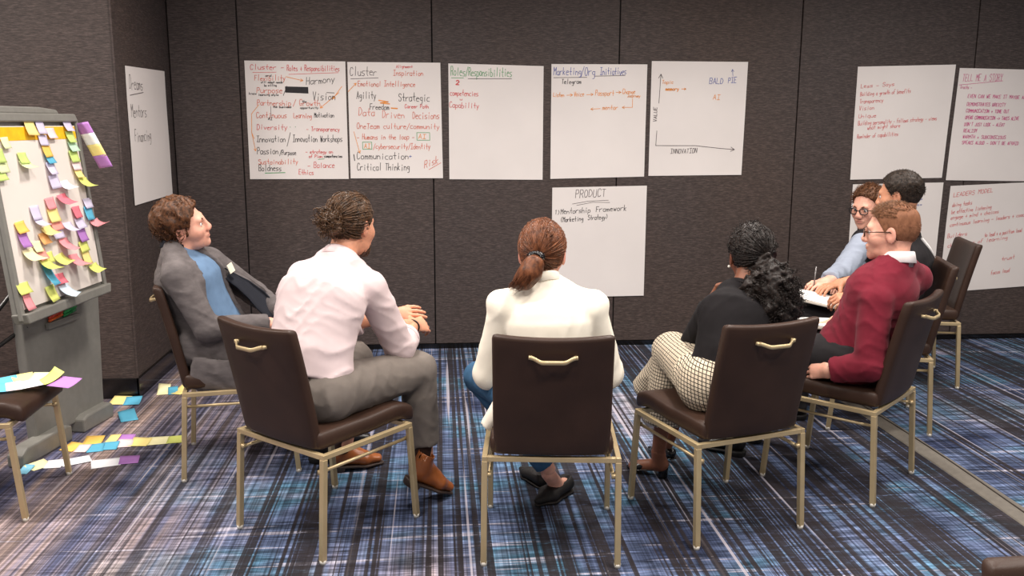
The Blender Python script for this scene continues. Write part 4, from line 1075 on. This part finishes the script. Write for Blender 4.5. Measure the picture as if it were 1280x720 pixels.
q = scalp_points(620, RNG, lambda q: q[2] > -.055)
curls(p, hc, hm, on_scalp(q, .010), (q-CR_C)/CR_R**2*.01+RNG.normal(size=q.shape)*.7, RNG, .024, .0075, 1.25, (.0014, .0024), 11)
cm = cloth_mat('grey_knit', (98, 92, 92), .95, 420, .45, 0, .18, (1, 1, 2.5)); nav = cloth_mat('navy_lining', (26, 28, 36)); blue = cloth_mat('blue_shirt', (98, 124, 154))
p.garment('shirt', p.torso(.006), blue, .0085, wr=(5, 60, .004)); p.collar(nav, .057, .053, .034, .9, .008, .008)
J = p.J; vn = (J['neck']+p.fw*.12); fr = p.fw
opening = ecap(J['neck']+p.fw*.13+p.up*.06, J['hip']+p.fw*.20+(J['neck']-J['hip'])*.25+p.lat*.02, (.045, .11), (.15, .17), p.lat, p.fw)
p.garment('cardigan', p.torso(.024)+[ecap(J['hip']-p.fw*.02, J['hip']-p.up*.075-p.fw*.01, (.19, .135), (.205, .14), p.hlat, p.hfw), ], cm, .0085, wr=(11, 55, .0045), cuts=[opening], after=p.arm('R', .018, .98, 1.0, True)+p.arm('L', .018, .98, 1.0, True)+[ecap((-1.10, 3.92, .58), (-.88, 3.93, .53), (.09, .045), (.075, .04), (.3, 0, 1), (0, 1, 0)), ecap((-1.06, 3.862, .475), (-.84, 3.868, .455), (.075, .020), (.07, .020), (0, 0, 1), (0, 1, 0))])
# open left front of the cardigan, standing away from the shirt: grey cloth with dark lining
rim = [A3(v) for v in ((-.985, 4.20, .885), (-.935, 4.235, .845), (-.885, 4.25, .815), (-.815, 4.235, .765), (-.755, 4.20, .705), (-.735, 4.15, .672))]
inn = [A3(v) for v in ((-.975, 4.16, .845), (-.925, 4.165, .800), (-.875, 4.16, .750), (-.835, 4.14, .705), (-.800, 4.12, .675), (-.770, 4.11, .660))]
def strip(name, A, B, mat, off, bulge):
    V = []; n = 6; m_ = len(A)
    for a_, b_ in zip(A, B):
        for j in range(n+1):
            w = j/n; V.append(a_*(1-w)+b_*w+A3(off)+A3((.012, .035, 0))*math.sin(w*3.14)*bulge)
    o = p.add_obj(name, V, [(i*(n+1)+j, i*(n+1)+j+1, (i+1)*(n+1)+j+1, (i+1)*(n+1)+j) for i in range(m_-1) for j in range(n)], mat)
    sd = o.modifiers.new('thickness', 'SOLIDIFY'); sd.thickness = .006; sd.offset = 0; return o
strip('lining', rim, inn, nav, (.004, -.022, .004), 1.0)
strip('cardigan_front', [r+A3((-.012, .012, .012)) for r in rim], inn, cm, (.004, .012, .004), 1.0)
tm = cloth_mat('charcoal_trousers', (46, 44, 46)); p.garment('trousers', p.leg('L', .016, .97, .02, True)+p.leg('R', .016, .97, .02, True)+[ell(J['hip']-p.up*.0, (.17, .15, .105))], tm, .0095, wr=(21, 50, .004))
for sd in ('L', 'R'):
    a = J['an'+sd]; shoe(p, (a[0]-.06, a[1], .028), (a[0]+.20, a[1]+.03, .010), (0, 0, 1), plain('black_leather', (24, 22, 22), .35), plain('rubber_sole', (20, 18, 18), .7))
bc = A3((-.95, 4.085, .885)); bx = nv(p.up*.9+A3((0, .0, 0))); bl = nv(np.cross(p.fw, p.up)); bn = nv(p.fw+A3((0, -.25, 0)))
bc = J['neck']-p.up*.175+p.fw*.150+p.lat*(-.105)
m = MB(); 
def face_slab(c, x, y, n, w, h, t):
    V = [A3(c)+x*sx*w/2+y*sy*h/2+n*sz*t/2 for sz in (-1, 1) for sx, sy in ((-1, -1), (1, -1), (1, 1), (-1, 1))]
    return V, [(3, 2, 1, 0), (4, 5, 6, 7), (0, 1, 5, 4), (1, 2, 6, 5), (2, 3, 7, 6), (3, 0, 4, 7)]
V, F = face_slab(bc, p.lat, p.up, p.fw, .055, .042, .004); p.add_obj('name_badge', V, F, plain('badge_card', (238, 230, 208), .4), smooth=False)

# 2 man with a bun, pale pink shirt, leaning forward
p = Person('man with a bun and beard in a pale pink shirt, hands clasped, seen from behind', dict(hip=(-.49, 3.30, .565), neck=(-.375, 3.49, 1.025), shR=(-.245, 3.40, .94), shL=(-.555, 3.63, .95), elR=(-.155, 3.53, .66), wrR=(-.108, 3.735, .705), elL=(-.46, 3.83, .68), wrL=(-.205, 3.83, .73),
    knR=(-.085, 3.57, .555), knL=(-.36, 3.76, .555), anR=(-.06, 3.565, .16), anL=(-.42, 3.86, .14), head=(-.338, 3.56, 1.155), hf=(.55, .83, -.12), curve=(-.03, -.045, .01)), SK_WARM)
p.build_body(dict(R=((.55, .75, -.12), (.55, -.45, .65), .62, dict(thumb=.2, spread=.08)), L=((.93, -.12, .12), (-.1, -.75, .62), .33, dict(thumb=.6, spread=.1))))
hm = hair_mat('hair_dark_brown', (40, 28, 20), (98, 70, 48), .38); p.eyes(hm)
hc = hair_cap(p, hm, .014, .010, knob(8, 150, .0016), back=.012, nape=-.095)
combed(p, hc, hm, 420, (0, -.118, .012), RNG, .013, (.0016, .003), messy=.004)
S = SDF((-.08, -.19, -.07), (.08, -.07, .09), .004); S.add(ell((.0, -.122, .008), (.050, .030, .046)), .02); S.add(ell((-.018, -.128, .026), (.030, .022, .026)), .015); S.add(ell((.020, -.126, -.012), (.032, .022, .028)), .015); S.disp(knob(4, 260, .0035), .02)
V, Q = S.mesh(); bun = p.add_obj('hair_bun', p.head_w(V), Q, hm, hc)
q = RNG.normal(size=(260, 3)); q = q/np.linalg.norm(q, axis=1)[:, None]; root = A3((0, -.124, .010))+q*A3((.050, .030, .046)); curls(p, hc, hm, root, np.cross(q, RNG.normal(size=(260, 3)))+q*.15, RNG, .045, .008, .7, (.0014, .0024), 10)
q = scalp_points(90, RNG, lambda q: True); curls(p, hc, hm, on_scalp(q, .013), RNG.normal(size=(90, 3))+nv((0, -.5, .5)), RNG, .03, .006, .6, (.0005, .0008), 8)
S = SDF((-.09, -.0, -.15), (.09, .13, .0), .0042); S.add(ell((0, .045, -.080), (.053, .055, .045)), .02); S.add(ell((0, .082, -.102), (.028, .024, .026)), .02)
S.keep(lambda X, Y, Z: np.maximum(Z+.035-.55*np.clip(.06-Y, 0, 1)+0*X, .012-Y+0*X+0*Z)); S.disp(knob(9, 330, .002), .02); V, Q = S.mesh(); p.add_obj('beard', p.head_w(V), Q, hm)
pk = cloth_mat('pale_pink_shirt', (212, 193, 194), .8, 700, .08, 0, .03)
p.garment('shirt', p.torso(.022), pk, .0075, wr=(31, 46, .0052), cuts=[ecap(p.J['hip']-p.up*.25, p.J['hip']+p.up*.03, (.3, .3), (.3, .3), p.hlat, p.fw, True)], after=p.arm('R', .020, .42, 1.1, True)+p.arm('L', .020, .42, 1.1, True)); p.collar(pk, .070, .062, .034, .6, .014, .012)
J = p.J
for sd in ('R', 'L'):
    e = J['el'+sd]+(J['wr'+sd]-J['el'+sd])*.36; e2 = J['el'+sd]+(J['wr'+sd]-J['el'+sd])*.50
    p.garment('rolled_cuff', [cone(e, e2, .062, .058, True, True)], pk, .006, wr=(5, 90, .003))
gt = cloth_mat('taupe_trousers', (112, 104, 98), .9, 500, .1)
p.garment('trousers', p.leg('L', .020, .80, .026, True)+p.leg('R', .020, .80, .026, True)+[ecap(J['hipL'], J['hipR'], (.12, .118), (.12, .118), p.hfw, (0, 0, 1)), ecap(J['hip']-p.up*.02, J['hip']+p.up*.022, (.178, .132), (.176, .132), p.hlat, p.fw, True)], gt, .0085, wr=(41, 48, .005))
p.garment('belt', [ecap(J['hip']-p.up*.0, J['hip']+p.up*.042, (.184, .139), (.182, .138), p.hlat, p.fw, True)], plain('brown_belt', (74, 44, 30), .5), .006, cuts=[ecap(J['hip']-p.up*.25, J['hip']+p.up*.008, (.3, .3), (.3, .3), p.hlat, p.fw, True)])
sk = cloth_mat('dark_brown_sock', (52, 34, 28)); tan = plain('tan_leather', (150, 84, 40), .3, var=.2, scale=18, spec=.6); ds = plain('dark_sole', (60, 44, 36), .6)
b1 = shoe(p, (-.142, 3.49, .122), (.050, 3.585, .012), (.50, .12, .85), tan, ds, name='boot', fat=1.18); b2 = shoe(p, (-.50, 3.88, .03), (-.26, 3.965, .010), (0, 0, 1), tan, ds, name='boot', fat=1.1)
p.garment('sock', [cone(J['knR']+(J['anR']-J['knR'])*.72, (-.085, 3.545, .16), .044, .042), cone((-.085, 3.545, .16), (-.06, 3.555, .10), .042, .035)], sk, .006)
p.garment('sock', [cone(J['knL']+(J['anL']-J['knL'])*.72, (-.44, 3.88, .12), .044, .040)], sk, .006)
w0 = J['wrR']; ax = nv(w0-J['elR']); a1 = nv(np.cross(ax, (0, 0, 1))); a2 = np.cross(ax, a1); m = MB(); m.tube([w0-ax*.012+(a1*math.cos(t)+a2*math.sin(t))*.0305 for t in np.linspace(0, 6.283, 25)], .004, 6, False)
p.add_obj('bracelet', np.array(m.v), m.f, plain('black_band', (24, 22, 22), .5))

# 3 woman in white blazer, seen from behind
p = Person('woman with auburn ponytail in a white blazer, seen from behind', dict(hip=(.41, 3.13, .565), neck=(.40, 3.19, .965), shL=(.232, 3.19, .90), shR=(.570, 3.165, .895), elL=(.188, 3.27, .62), elR=(.640, 3.24, .62), wrL=(.30, 3.47, .63), wrR=(.52, 3.46, .63),
    knL=(.165, 3.52, .535), knR=(.55, 3.55, .545), anL=(.445, 3.47, .15), anR=(.42, 3.62, .12), head=(.387, 3.25, 1.082), hf=(.22, .96, -.12)), SK_FAIR, False, .93)
p.build_body(dict(R=((-.5, .8, -.1), (.2, .2, .9), .5, rest), L=((.5, .8, -.1), (-.2, .2, .9), .5, rest)), 1.0)
hm = hair_mat('hair_auburn', (66, 36, 22), (126, 76, 48), .36, 60); p.eyes(hm)
hc = hair_cap(p, hm, .013, .011, None, back=.012, nape=-.085)
combed(p, hc, hm, 620, (-.006, -.116, -.008), RNG, .0125, (.0016, .0028), messy=.0012)
tail = [(-.008, -.122, -.014), (-.014, -.142, -.036), (-.026, -.146, -.066), (-.048, -.138, -.094), (-.082, -.126, -.112)]
S = SDF((-.17, -.21, -.16), (.06, -.06, .04), .0042)
for (a, b, r1, r2) in zip(tail[:-1], tail[1:], (.020, .033, .040, .036), (.033, .040, .036, .016)): S.add(cone(a, b, r1, r2), .015)
V, Q = S.mesh(); pt_ = p.add_obj('ponytail', p.head_w(V), Q, hm, hc); paths = []
for i in range(170):
    a = RNG.normal(size=3); a = a/np.linalg.norm(a)*A3((1, 1, .4)); paths.append(np.array([A3(c)+a*r for c, r in zip(tail, (.016, .034, .042, .040, .026))])+RNG.normal(size=(5, 3))*.0022+A3((0, 0, -.012))*np.linspace(0, 1, 5)[:, None]*RNG.uniform(0, 2))
def smooth_path(P_, m=10):
    t = np.linspace(0, len(P_)-1, m); i = np.arange(len(P_)); return np.stack([np.interp(t, i, P_[:, k]) for k in range(3)], 1)
V, Q = tubes([smooth_path(x) for x in paths], RNG.uniform(.0014, .0024, len(paths))); o = p.add_obj('hair_strands', p.head_w(V), Q, hm, hc); o['kind'] = 'stuff'
m = MB()
for a in np.linspace(0, 6.283, 12, endpoint=False): m.tube([(-.008+.020*math.cos(a), -.128, -.010+.010*math.sin(a)), (-.008+.026*math.cos(a+.3), -.140, -.010+.014*math.sin(a+.3)), (-.008+.012*math.cos(a+.6), -.152, -.010+.008*math.sin(a+.6))], .0085, 6)
p.add_obj('hair_tie', p.head_w(np.array(m.v)), m.f, plain('black_gloss', (18, 16, 18), .18))
bz = cloth_mat('cream_blazer', (240, 232, 216), .8, 500, .08, 0, .02); J = p.J
p.garment('blazer', p.torso(.024)+p.arm('R', .021, .98, 1.05, True)+p.arm('L', .021, .98, 1.05, True)+[ecap(J['hip']+p.up*.02, J['hip']-p.up*.06-p.fw*.01, (.185, .14), (.20, .145), p.hlat, p.hfw), cone((.255, 3.12, .56), (.172, 3.135, .455), .05, .028, True), cone(J['neck']-p.up*.045, J['shL']-p.lat*.022+p.up*.020, .052, .050), cone(J['neck']-p.up*.045, J['shR']+p.lat*.022+p.up*.020, .052, .050)], bz, .0075, wr=(51, 38, .0036))
p.collar(bz, .056, .048, .044, .8, .002, .004, name='blazer_collar')
jn = cloth_mat('blue_denim', (60, 98, 132), .85, 420, .25, 0, .2); p.garment('jeans', p.leg('L', .010, .97, .012, True)+p.leg('R', .010, .97, .012, True)+[ell(J['hip'], (.16, .14, .10))], jn, .0085, wr=(61, 60, .003))
fl_ = plain('black_suede', (26, 22, 22), .7); sl_ = plain('flat_sole', (30, 24, 22), .7)
p.garment('foot', [cone((.445, 3.475, .13), (.49, 3.525, .055), .030, .030), cone((.525, 3.56, .042), (.46, 3.50, .030), .028, .028)], SK_FAIR, .005)
shoe(p, (.560, 3.595, .010), (.385, 3.425, .010), (0, 0, 1), fl_, sl_, 'flat', 'flat_shoe', fat=1.25); shoe(p, (.45, 3.60, .010), (.36, 3.82, .010), (0, 0, 1), fl_, sl_, 'flat', 'flat_shoe')

# 4 woman with curly ponytail, chin on hand
p = Person('woman with a big black curly ponytail in a black sweater, chin on hand', dict(hip=(1.105, 3.26, .565), neck=(1.205, 3.415, .905), shL=(1.065, 3.40, .825), shR=(1.355, 3.355, .835), elL=(1.048, 3.61, .60), wrL=(1.160, 3.655, .815), elR=(1.41, 3.60, .64), wrR=(1.24, 3.74, .665),
    knL=(.995, 3.66, .585), knR=(1.13, 3.74, .585), anL=(.965, 3.70, .10), anR=(1.05, 3.86, .10), head=(1.256, 3.47, 1.035), hf=(.10, .96, -.22), curve=(-.02, -.035, .01)), SK_BROWN, False, .86)
p.build_body(dict(L=((.35, -.05, .75), (-.75, .45, .3), 1.05, dict(thumb=.6, spread=.05)), R=((-.7, .4, -.1), (.1, .2, .9), .6, rest)), 1.0)
hm = hair_mat('hair_black_curly', (14, 11, 11), (46, 36, 32), .45, 160, .3); p.eyes(hm)
hc = hair_cap(p, hm, .014, .010, knob(14, 330, .0018), back=.012, nape=-.09)
combed(p, hc, hm, 420, (.035, -.108, -.012), RNG, .012, (.0014, .0022), messy=.003)
q = scalp_points(420, RNG, lambda q: q[2] > .0); curls(p, hc, hm, on_scalp(q, .012), RNG.normal(size=q.shape)+A3((.2, -.6, 0)), RNG, .022, .0035, 2.2, (.0011, .0017), 12)
pc = A3((1.285, 3.32, .895)); pr = A3((.126, .09, .150))
S = SDF(pc-.2, pc+.2, .006); S.add(ell(pc, pr*.86), .03); S.add(ell(pc+A3((.025, .0, -.06)), A3((.105, .085, .09))*.9), .03); S.add(cone((1.285, 3.385, 1.03), pc+A3((0, 0, .06)), .035, .06), .03); S.disp(knob(15, 95, .010), .03); S.disp(knob(16, 240, .005), .03)
V, Q = S.mesh(); p.add_obj('curly_ponytail', V, Q, hm, hc)
n = 1500; q = RNG.normal(size=(n, 3)); q = q/np.linalg.norm(q, axis=1)[:, None]; root = pc+A3((.012, 0, -.02))+q*pr*A3((.93, .93, 1.0))*RNG.uniform(.8, 1.0, n)[:, None]
curls(p, hc, hm, root, q*.5+A3((0, 0, -.55))+RNG.normal(size=(n, 3))*.55, RNG, .036, .0055, 2.4, (.0011, .0018), 16, True)
bk = cloth_mat('black_sweater', (26, 23, 25), .9, 500, .2, 0, .15); J = p.J
p.garment('sweater', p.torso(.014)+p.arm('R', .014, .96, 1.05, True)+p.arm('L', .014, .9, 1.05, True), bk, .0085, wr=(71, 50, .003)); p.collar(bk, .060, .054, .02, .2, .002, .006)
def check_mat():
    m, nt, b = new_mat('checked_cotton'); at = N(nt, 'ShaderNodeAttribute'); at.attribute_name = 'weave'; sx = N(nt, 'ShaderNodeSeparateXYZ'); nt.links.new(at.outputs['Vector'], sx.inputs[0])
    l = [math_n(nt, 'LESS_THAN', math_n(nt, 'FRACT', math_n(nt, 'MULTIPLY', sx.outputs[i], 68)), .22) for i in (0, 1)]
    nt.links.new(mixc(nt, math_n(nt, 'MAXIMUM', *l), lin((206, 192, 170)), lin((48, 40, 38))), b.inputs['Base Color']); b.inputs['Roughness'].default_value = .85; b.inputs['Specular IOR Level'].default_value = .2
    return m
ck = check_mat()
cul = p.garment('checked_culottes', p.leg('L', .026, .66, .046, True)+p.leg('R', .026, .66, .046, True)+[ecap(J['hipL'], J['hipR'], (.115, .112), (.115, .112), p.hfw, (0, 0, 1)), ell(J['hip']+p.up*.05, (.15, .13, .10)), cone((1.0, 3.70, .56), (.915, 3.815, .375), .058, .056, True), cone((1.08, 3.44, .565), (1.0, 3.66, .595), .10, .080)], ck, .0075, wr=(81, 60, .005))
def weave_coords(o, bones):
    """cloth coordinates: length along the nearest bone and girth around it, so the check follows the legs"""
    n = len(o.data.vertices); V = np.zeros(n*3, np.float32); o.data.vertices.foreach_get('co', V); V = V.reshape(-1, 3)+p.off
    best = np.full(n, 9.0); UV = np.zeros((n, 3), np.float32)
    for (a_, b_, off, ref) in bones:
        a_, b_ = A3(a_), A3(b_); ab = b_-a_; L = np.linalg.norm(ab); d = ab/L; t = (V-a_)@d; q = V-a_-np.clip(t, 0, L)[:, None]*d; dist = np.linalg.norm(q, axis=1)
        x = nv(A3(ref)-d*(A3(ref)@d)); y = np.cross(d, x); q2 = V-a_-t[:, None]*d; ang = np.arctan2(q2@y, q2@x)
        mk = dist < best; best[mk] = dist[mk]; UV[mk, 0] = ang[mk]*.088; UV[mk, 1] = off+t[mk]; pk_ = mk & (t < .12) & (off == 0); UV[pk_, 0] = V[pk_]@nv((.85, -.5, .1)); UV[pk_, 1] = V[pk_, 2]+.3*V[pk_, 0]
    at = o.data.attributes.new('weave', 'FLOAT_VECTOR', 'POINT'); at.data.foreach_set('vector', UV.ravel())
lt_ = np.linalg.norm(J['knL']-J['hipL'])
weave_coords(cul, [(J['hipL'], J['knL'], 0, (-.4, -.4, .8)), (J['knL'], J['anL'], lt_, (-.5, -.8, .2)), (J['hipR'], J['knR'], 0, (0, -.3, 1)), (J['knR'], J['anR'], lt_, (-.3, -.9, .2)), ((1.0, 3.70, .56), (.915, 3.815, .375), .1, (-.5, -.8, .2))])
bs = plain('black_patent', (20, 18, 19), .25, spec=.6)
p.garment('foot', [cone((.966, 3.70, .12), (.975, 3.70, .065), .032, .032), cone((.985, 3.705, .06), (.875, 3.775, .030), .030, .024)], SK_BROWN, .005)
s1 = shoe(p, (1.0, 3.695, .042), (.842, 3.797, .010), (.1, 0, 1), bs, bs, 'flat', 'slingback_shoe')
p.garment('block_heel', [cone((.990, 3.700, .05), (.990, 3.700, .0), .024, .020, True)], bs, .005, parent=s1)
m = MB(); m.tube([A3((.955, 3.725, .062))+A3((.045*math.cos(t)+.012, -.040*math.sin(t)*.8-.01, .010*math.cos(t))) for t in np.linspace(-1.9, 1.9, 14)], .0045, 6); p.add_obj('heel_strap', np.array(m.v), m.f, bs, s1)
shoe(p, (1.08, 3.84, .03), (1.0, 4.03, .010), (0, 0, 1), bs, bs, 'flat', 'slingback_shoe')
m_ = bmesh.new(); bmesh.ops.create_uvsphere(m_, u_segments=12, v_segments=8, radius=.006); V = np.array([v.co[:] for v in m_.verts]); F = [tuple(v.index for v in f.verts) for f in m_.faces]; m_.free()
for g in (-1, 1): p.add_obj('earring', p.head_w(V+A3((g*.086, .0, -.048))), F, plain('pearl', (236, 230, 220), .15))

# 5 man in burgundy sweater
p = Person('man in a burgundy sweater with glasses and short ginger hair, in profile', dict(hip=(1.80, 3.65, .565), neck=(1.925, 3.57, .985), shL=(1.785, 3.458, .845), shR=(2.105, 3.70, .90), elL=(1.765, 3.425, .575), wrL=(1.640, 3.52, .530), elR=(2.01, 3.92, .63), wrR=(1.825, 3.87, .665),
    knL=(1.44, 3.83, .55), knR=(1.60, 4.01, .555), anL=(1.40, 3.95, .10), anR=(1.54, 4.12, .10), head=(1.908, 3.60, 1.108), hf=(-.83, .55, -.06)), SK_FAIR)
p.build_body(dict(L=((-.55, .75, -.15), (-.75, -.6, .3), .6, dict(thumb=.2, spread=.05)), R=((-.75, -.45, -.12), (-.1, -.1, .98), .38, dict(thumb=.4, spread=.15))))
hm = hair_mat('hair_ginger_brown', (84, 56, 38), (122, 82, 54), .5, 110, .25, .2); p.eyes(hm); hs = hair_mat('hair_ginger_fade', (118, 78, 56), (146, 99, 73), .6, 60, .2, .15)
hc = hair_cap(p, hs, .010, .0028, None, nape=-.07, zlo=.03, zhi=.08)
short_hair(p, hc, hm, 2300, RNG, .013, lambda q: q[2] > .062+.02*(q[1] < -.03), (0, .8, .0), (.0009, .0015), .12, .004)
short_hair(p, hc, hs, 1500, RNG, .004, lambda q: -.04 < q[2] < .07, (0, -.3, -.6), (.0007, .0011), .2, .0015)
bg = cloth_mat('burgundy_knit', (112, 28, 44), .92, 520, .2, .05, .12); J = p.J; wc = cloth_mat('white_collar', (236, 226, 226), .7)
p.garment('sweater', p.torso(.022)+p.arm('L', .022, .93, 1.1, True)+p.arm('R', .019, .93, 1.05, True)+[ecap(J['hip']+p.up*.0, J['hip']-p.up*.03, (.185, .14), (.185, .14), p.hlat, p.hfw)], bg, .0075, wr=(91, 50, .005))
p.collar(wc, .064, .056, .050, .5, .010, .010, lift=-.006)
kt = cloth_mat('black_trousers', (36, 33, 35)); p.garment('trousers', p.leg('L', .018, .97, .02, True)+p.leg('R', .018, .97, .02, True)+[ecap(J['hipL'], J['hipR'], (.12, .112), (.12, .112), p.hfw, (0, 0, 1))], kt, .0095, wr=(95, 50, .004))
bl_ = plain('black_leather', (24, 22, 22), .35); rs_ = plain('rubber_sole', (20, 18, 18), .7)
def plain_shoes(p, d):
    for sd in ('L', 'R'):
        a = p.J['an'+sd]; d_ = nv(d); shoe(p, (a[0]-d_[0]*.06, a[1]-d_[1]*.06, .028), (a[0]+d_[0]*.20, a[1]+d_[1]*.20, .010), (0, 0, 1), bl_, rs_)
plain_shoes(p, (-.69, .72, 0)); glasses(p, plain('tortoiseshell', (70, 40, 26), .25))

# 6 dark-haired man in black, writing
p = Person('dark-haired man in a black jacket, head turned aside, between two other men', dict(hip=(2.34, 4.42, .565), neck=(2.375, 4.36, 1.0), shL=(2.235, 4.19, .90), shR=(2.50, 4.53, .905), elL=(2.235, 4.05, .67), wrL=(2.02, 4.11, .735), elR=(2.36, 4.63, .65), wrR=(2.12, 4.50, .72),
    knL=(1.925, 4.42, .55), knR=(1.95, 4.63, .555), anL=(1.90, 4.44, .10), anR=(1.93, 4.65, .10), head=(2.325, 4.335, 1.20), hf=(-.72, .68, -.12), curve=(.03, 0, 0)), SK_TAN)
p.build_body(dict(L=((-.93, .05, -.22), (.0, -.45, .85), .62, dict(thumb=.7, spread=.08)), R=((-.9, -.3, -.1), (0, 0, 1), .4, rest)))
hm = hair_mat('hair_black_short', (22, 18, 16), (62, 50, 42), .5, 130); p.eyes(hm)
hc = hair_cap(p, hm, .012, .0045, knob(22, 240, .0012), zlo=.01, zhi=.07, nape=-.075); short_hair(p, hc, hm, 1900, RNG, .007, lambda q: q[2] > .0, (0, .3, .1), (.0011, .0018), .5, .007)
bj = cloth_mat('black_jacket', (34, 31, 33), .9, 450, .2, 0, .15); J = p.J
jk = p.garment('jacket', p.torso(.022)+p.arm('L', .018, .9, 1.0, True)+p.arm('R', .018, .9, 1.0, True), bj, .0085, wr=(101, 45, .004)); p.collar(bj, .066, .060, .028, .6, .006, .010)
jv = np.array([v.co[:] for v in jk.data.vertices])+p.off; jn_ = np.array([v.normal[:] for v in jk.data.vertices])
stp = []
for t_ in ((2.47, 4.285, 1.0), (2.49, 4.29, .965), (2.51, 4.30, .925), (2.525, 4.31, .885)):
    i_ = np.argmin(((jv-A3(t_))**2).sum(1)); stp.append(jv[i_]+jn_[i_]*.003)
V, Q = tubes([smooth_path(np.array(stp), 8)], [.008], 8); p.add_obj('white_trim', V, Q, plain('white_trim', (235, 232, 230), .6))
p.garment('trousers', p.leg('L', .018, .97, .02, True)+p.leg('R', .018, .97, .02, True)+[ecap(J['hipL'], J['hipR'], (.12, .112), (.12, .112), p.hfw, (0, 0, 1))], kt, .0105, wr=(95, 50, .004)); plain_shoes(p, (-.95, .25, 0))

# 7 man in grey-blue shirt and black vest, writing
p = Person('man with glasses in a grey-blue shirt and black vest, leaning in at the back', dict(hip=(2.86, 5.21, .565), neck=(2.535, 5.02, .94), shL=(2.395, 4.86, .89), shR=(2.635, 5.20, .925), elL=(2.235, 4.73, .730), wrL=(2.09, 4.59, .715), elR=(2.56, 5.12, .64), wrR=(2.36, 4.90, .64),
    knL=(2.45, 5.12, .55), knR=(2.48, 5.35, .555), anL=(2.64, 5.14, .10), anR=(2.67, 5.37, .10), head=(2.478, 4.96, 1.085), hf=(-.80, -.50, -.20), curve=(.03, .02, .04)), SK_FAIR)
p.build_body(dict(L=((-.85, -.42, -.08), (-.1, -.3, .95), .5, dict(thumb=.6, spread=.08)), R=((-.8, -.5, -.1), (0, 0, 1), .5, rest)))
hm = hair_mat('hair_brown_short', (66, 42, 28), (118, 78, 52), .5, 110); p.eyes(hm)
hc = hair_cap(p, hm, .013, .0045, knob(23, 200, .0014), zlo=.01, zhi=.07, nape=-.07); short_hair(p, hc, hm, 1500, RNG, .016, lambda q: q[2] > .02, (0, .6, .1), (.0012, .0019), .35, .007)
gs = cloth_mat('grey_blue_shirt', (150, 158, 174), .8, 600, .08); J = p.J
p.garment('shirt', p.torso(.012)+p.arm('L', .021, .80, 1.1, True)+p.arm('R', .021, .80, 1.1, True), gs, .0085, wr=(111, 52, .005)); p.collar(gs, .064, .060, .03, .8, .008, .012)
p.garment('vest', p.torso(.032)[:3]+[cone(J['neck']-p.up*.03, J['neck']*.25+J['shL']*.75, .070, .072), cone(J['neck']-p.up*.03, J['neck']*.25+J['shR']*.75, .070, .072)], bj, .0095, wr=(112, 45, .003), cuts=[ecap(J['neck']+p.fw*.14+p.up*.05, J['neck']+p.fw*.18-p.up*.22, (.05, .1), (.01, .08), p.lat, p.fw)])
p.garment('trousers', p.leg('L', .018, .97, .02, True)+p.leg('R', .018, .97, .02, True)+[ecap(J['hipL'], J['hipR'], (.12, .112), (.12, .112), p.hfw, (0, 0, 1))], kt, .0105, wr=(95, 50, .004)); plain_shoes(p, (-.95, .2, 0))
glasses(p, plain('dark_frames', (30, 28, 30), .3))

# ------------------------------------------------------------------ notepads and pens
def notepad(c, ang, tilt, w, h, label):
    root = empty('notepad', c, ang, label, 'notepad', 'notepads in the laps')
    def dd(x, y, z): return (x, y, z+y*tilt)
    m = MB(); V, F = rbox((w, h, .012), .002, (4, 6, 1), lambda x, y, z: (x, y, z+tilt*y)); mesh_np('cover', V, F, plain('pad_cover', (206, 198, 186), .6), root)
    n = 8; V = [((i/n-.5)*w*.98, (j/n-.5)*h*.98, .0075+tilt*(j/n-.5)*h+.006*math.sin(j/n*3)*abs(i/n-.5)) for j in range(n+1) for i in range(n+1)]
    o = mesh_np('page', V, [(j*(n+1)+i, j*(n+1)+i+1, (j+1)*(n+1)+i+1, (j+1)*(n+1)+i) for j in range(n) for i in range(n)], plain('white_page', (246, 242, 238), .6, var=.02), root)
    sd = o.modifiers.new('thickness', 'SOLIDIFY'); sd.thickness = .001
    return root
notepad((1.93, 4.42, .665), .9, .12, .23, .30, 'white notepad under the hands of the two men writing at right')
notepad((1.75, 3.88, .650), .75, -.10, .21, .28, 'white notepad in the lap of the man in the burgundy sweater')
root = empty('pen', (2.0, 4.545, .72), 0, 'slim grey pen held upright by the man in the grey-blue shirt', 'pen')
m = MB(); m.tube([(0, 0, -.03), (.012, .01, .085)], .004, 8); m.build('barrel', plain('pen_grey', (120, 116, 116), .3, .4), root, True)
m = MB(); m.tube([(0.0, 0, -.045), (0, 0, -.03)], [.001, .004], 8); m.build('tip', plain('pen_tip', (40, 38, 38), .4), root, True)
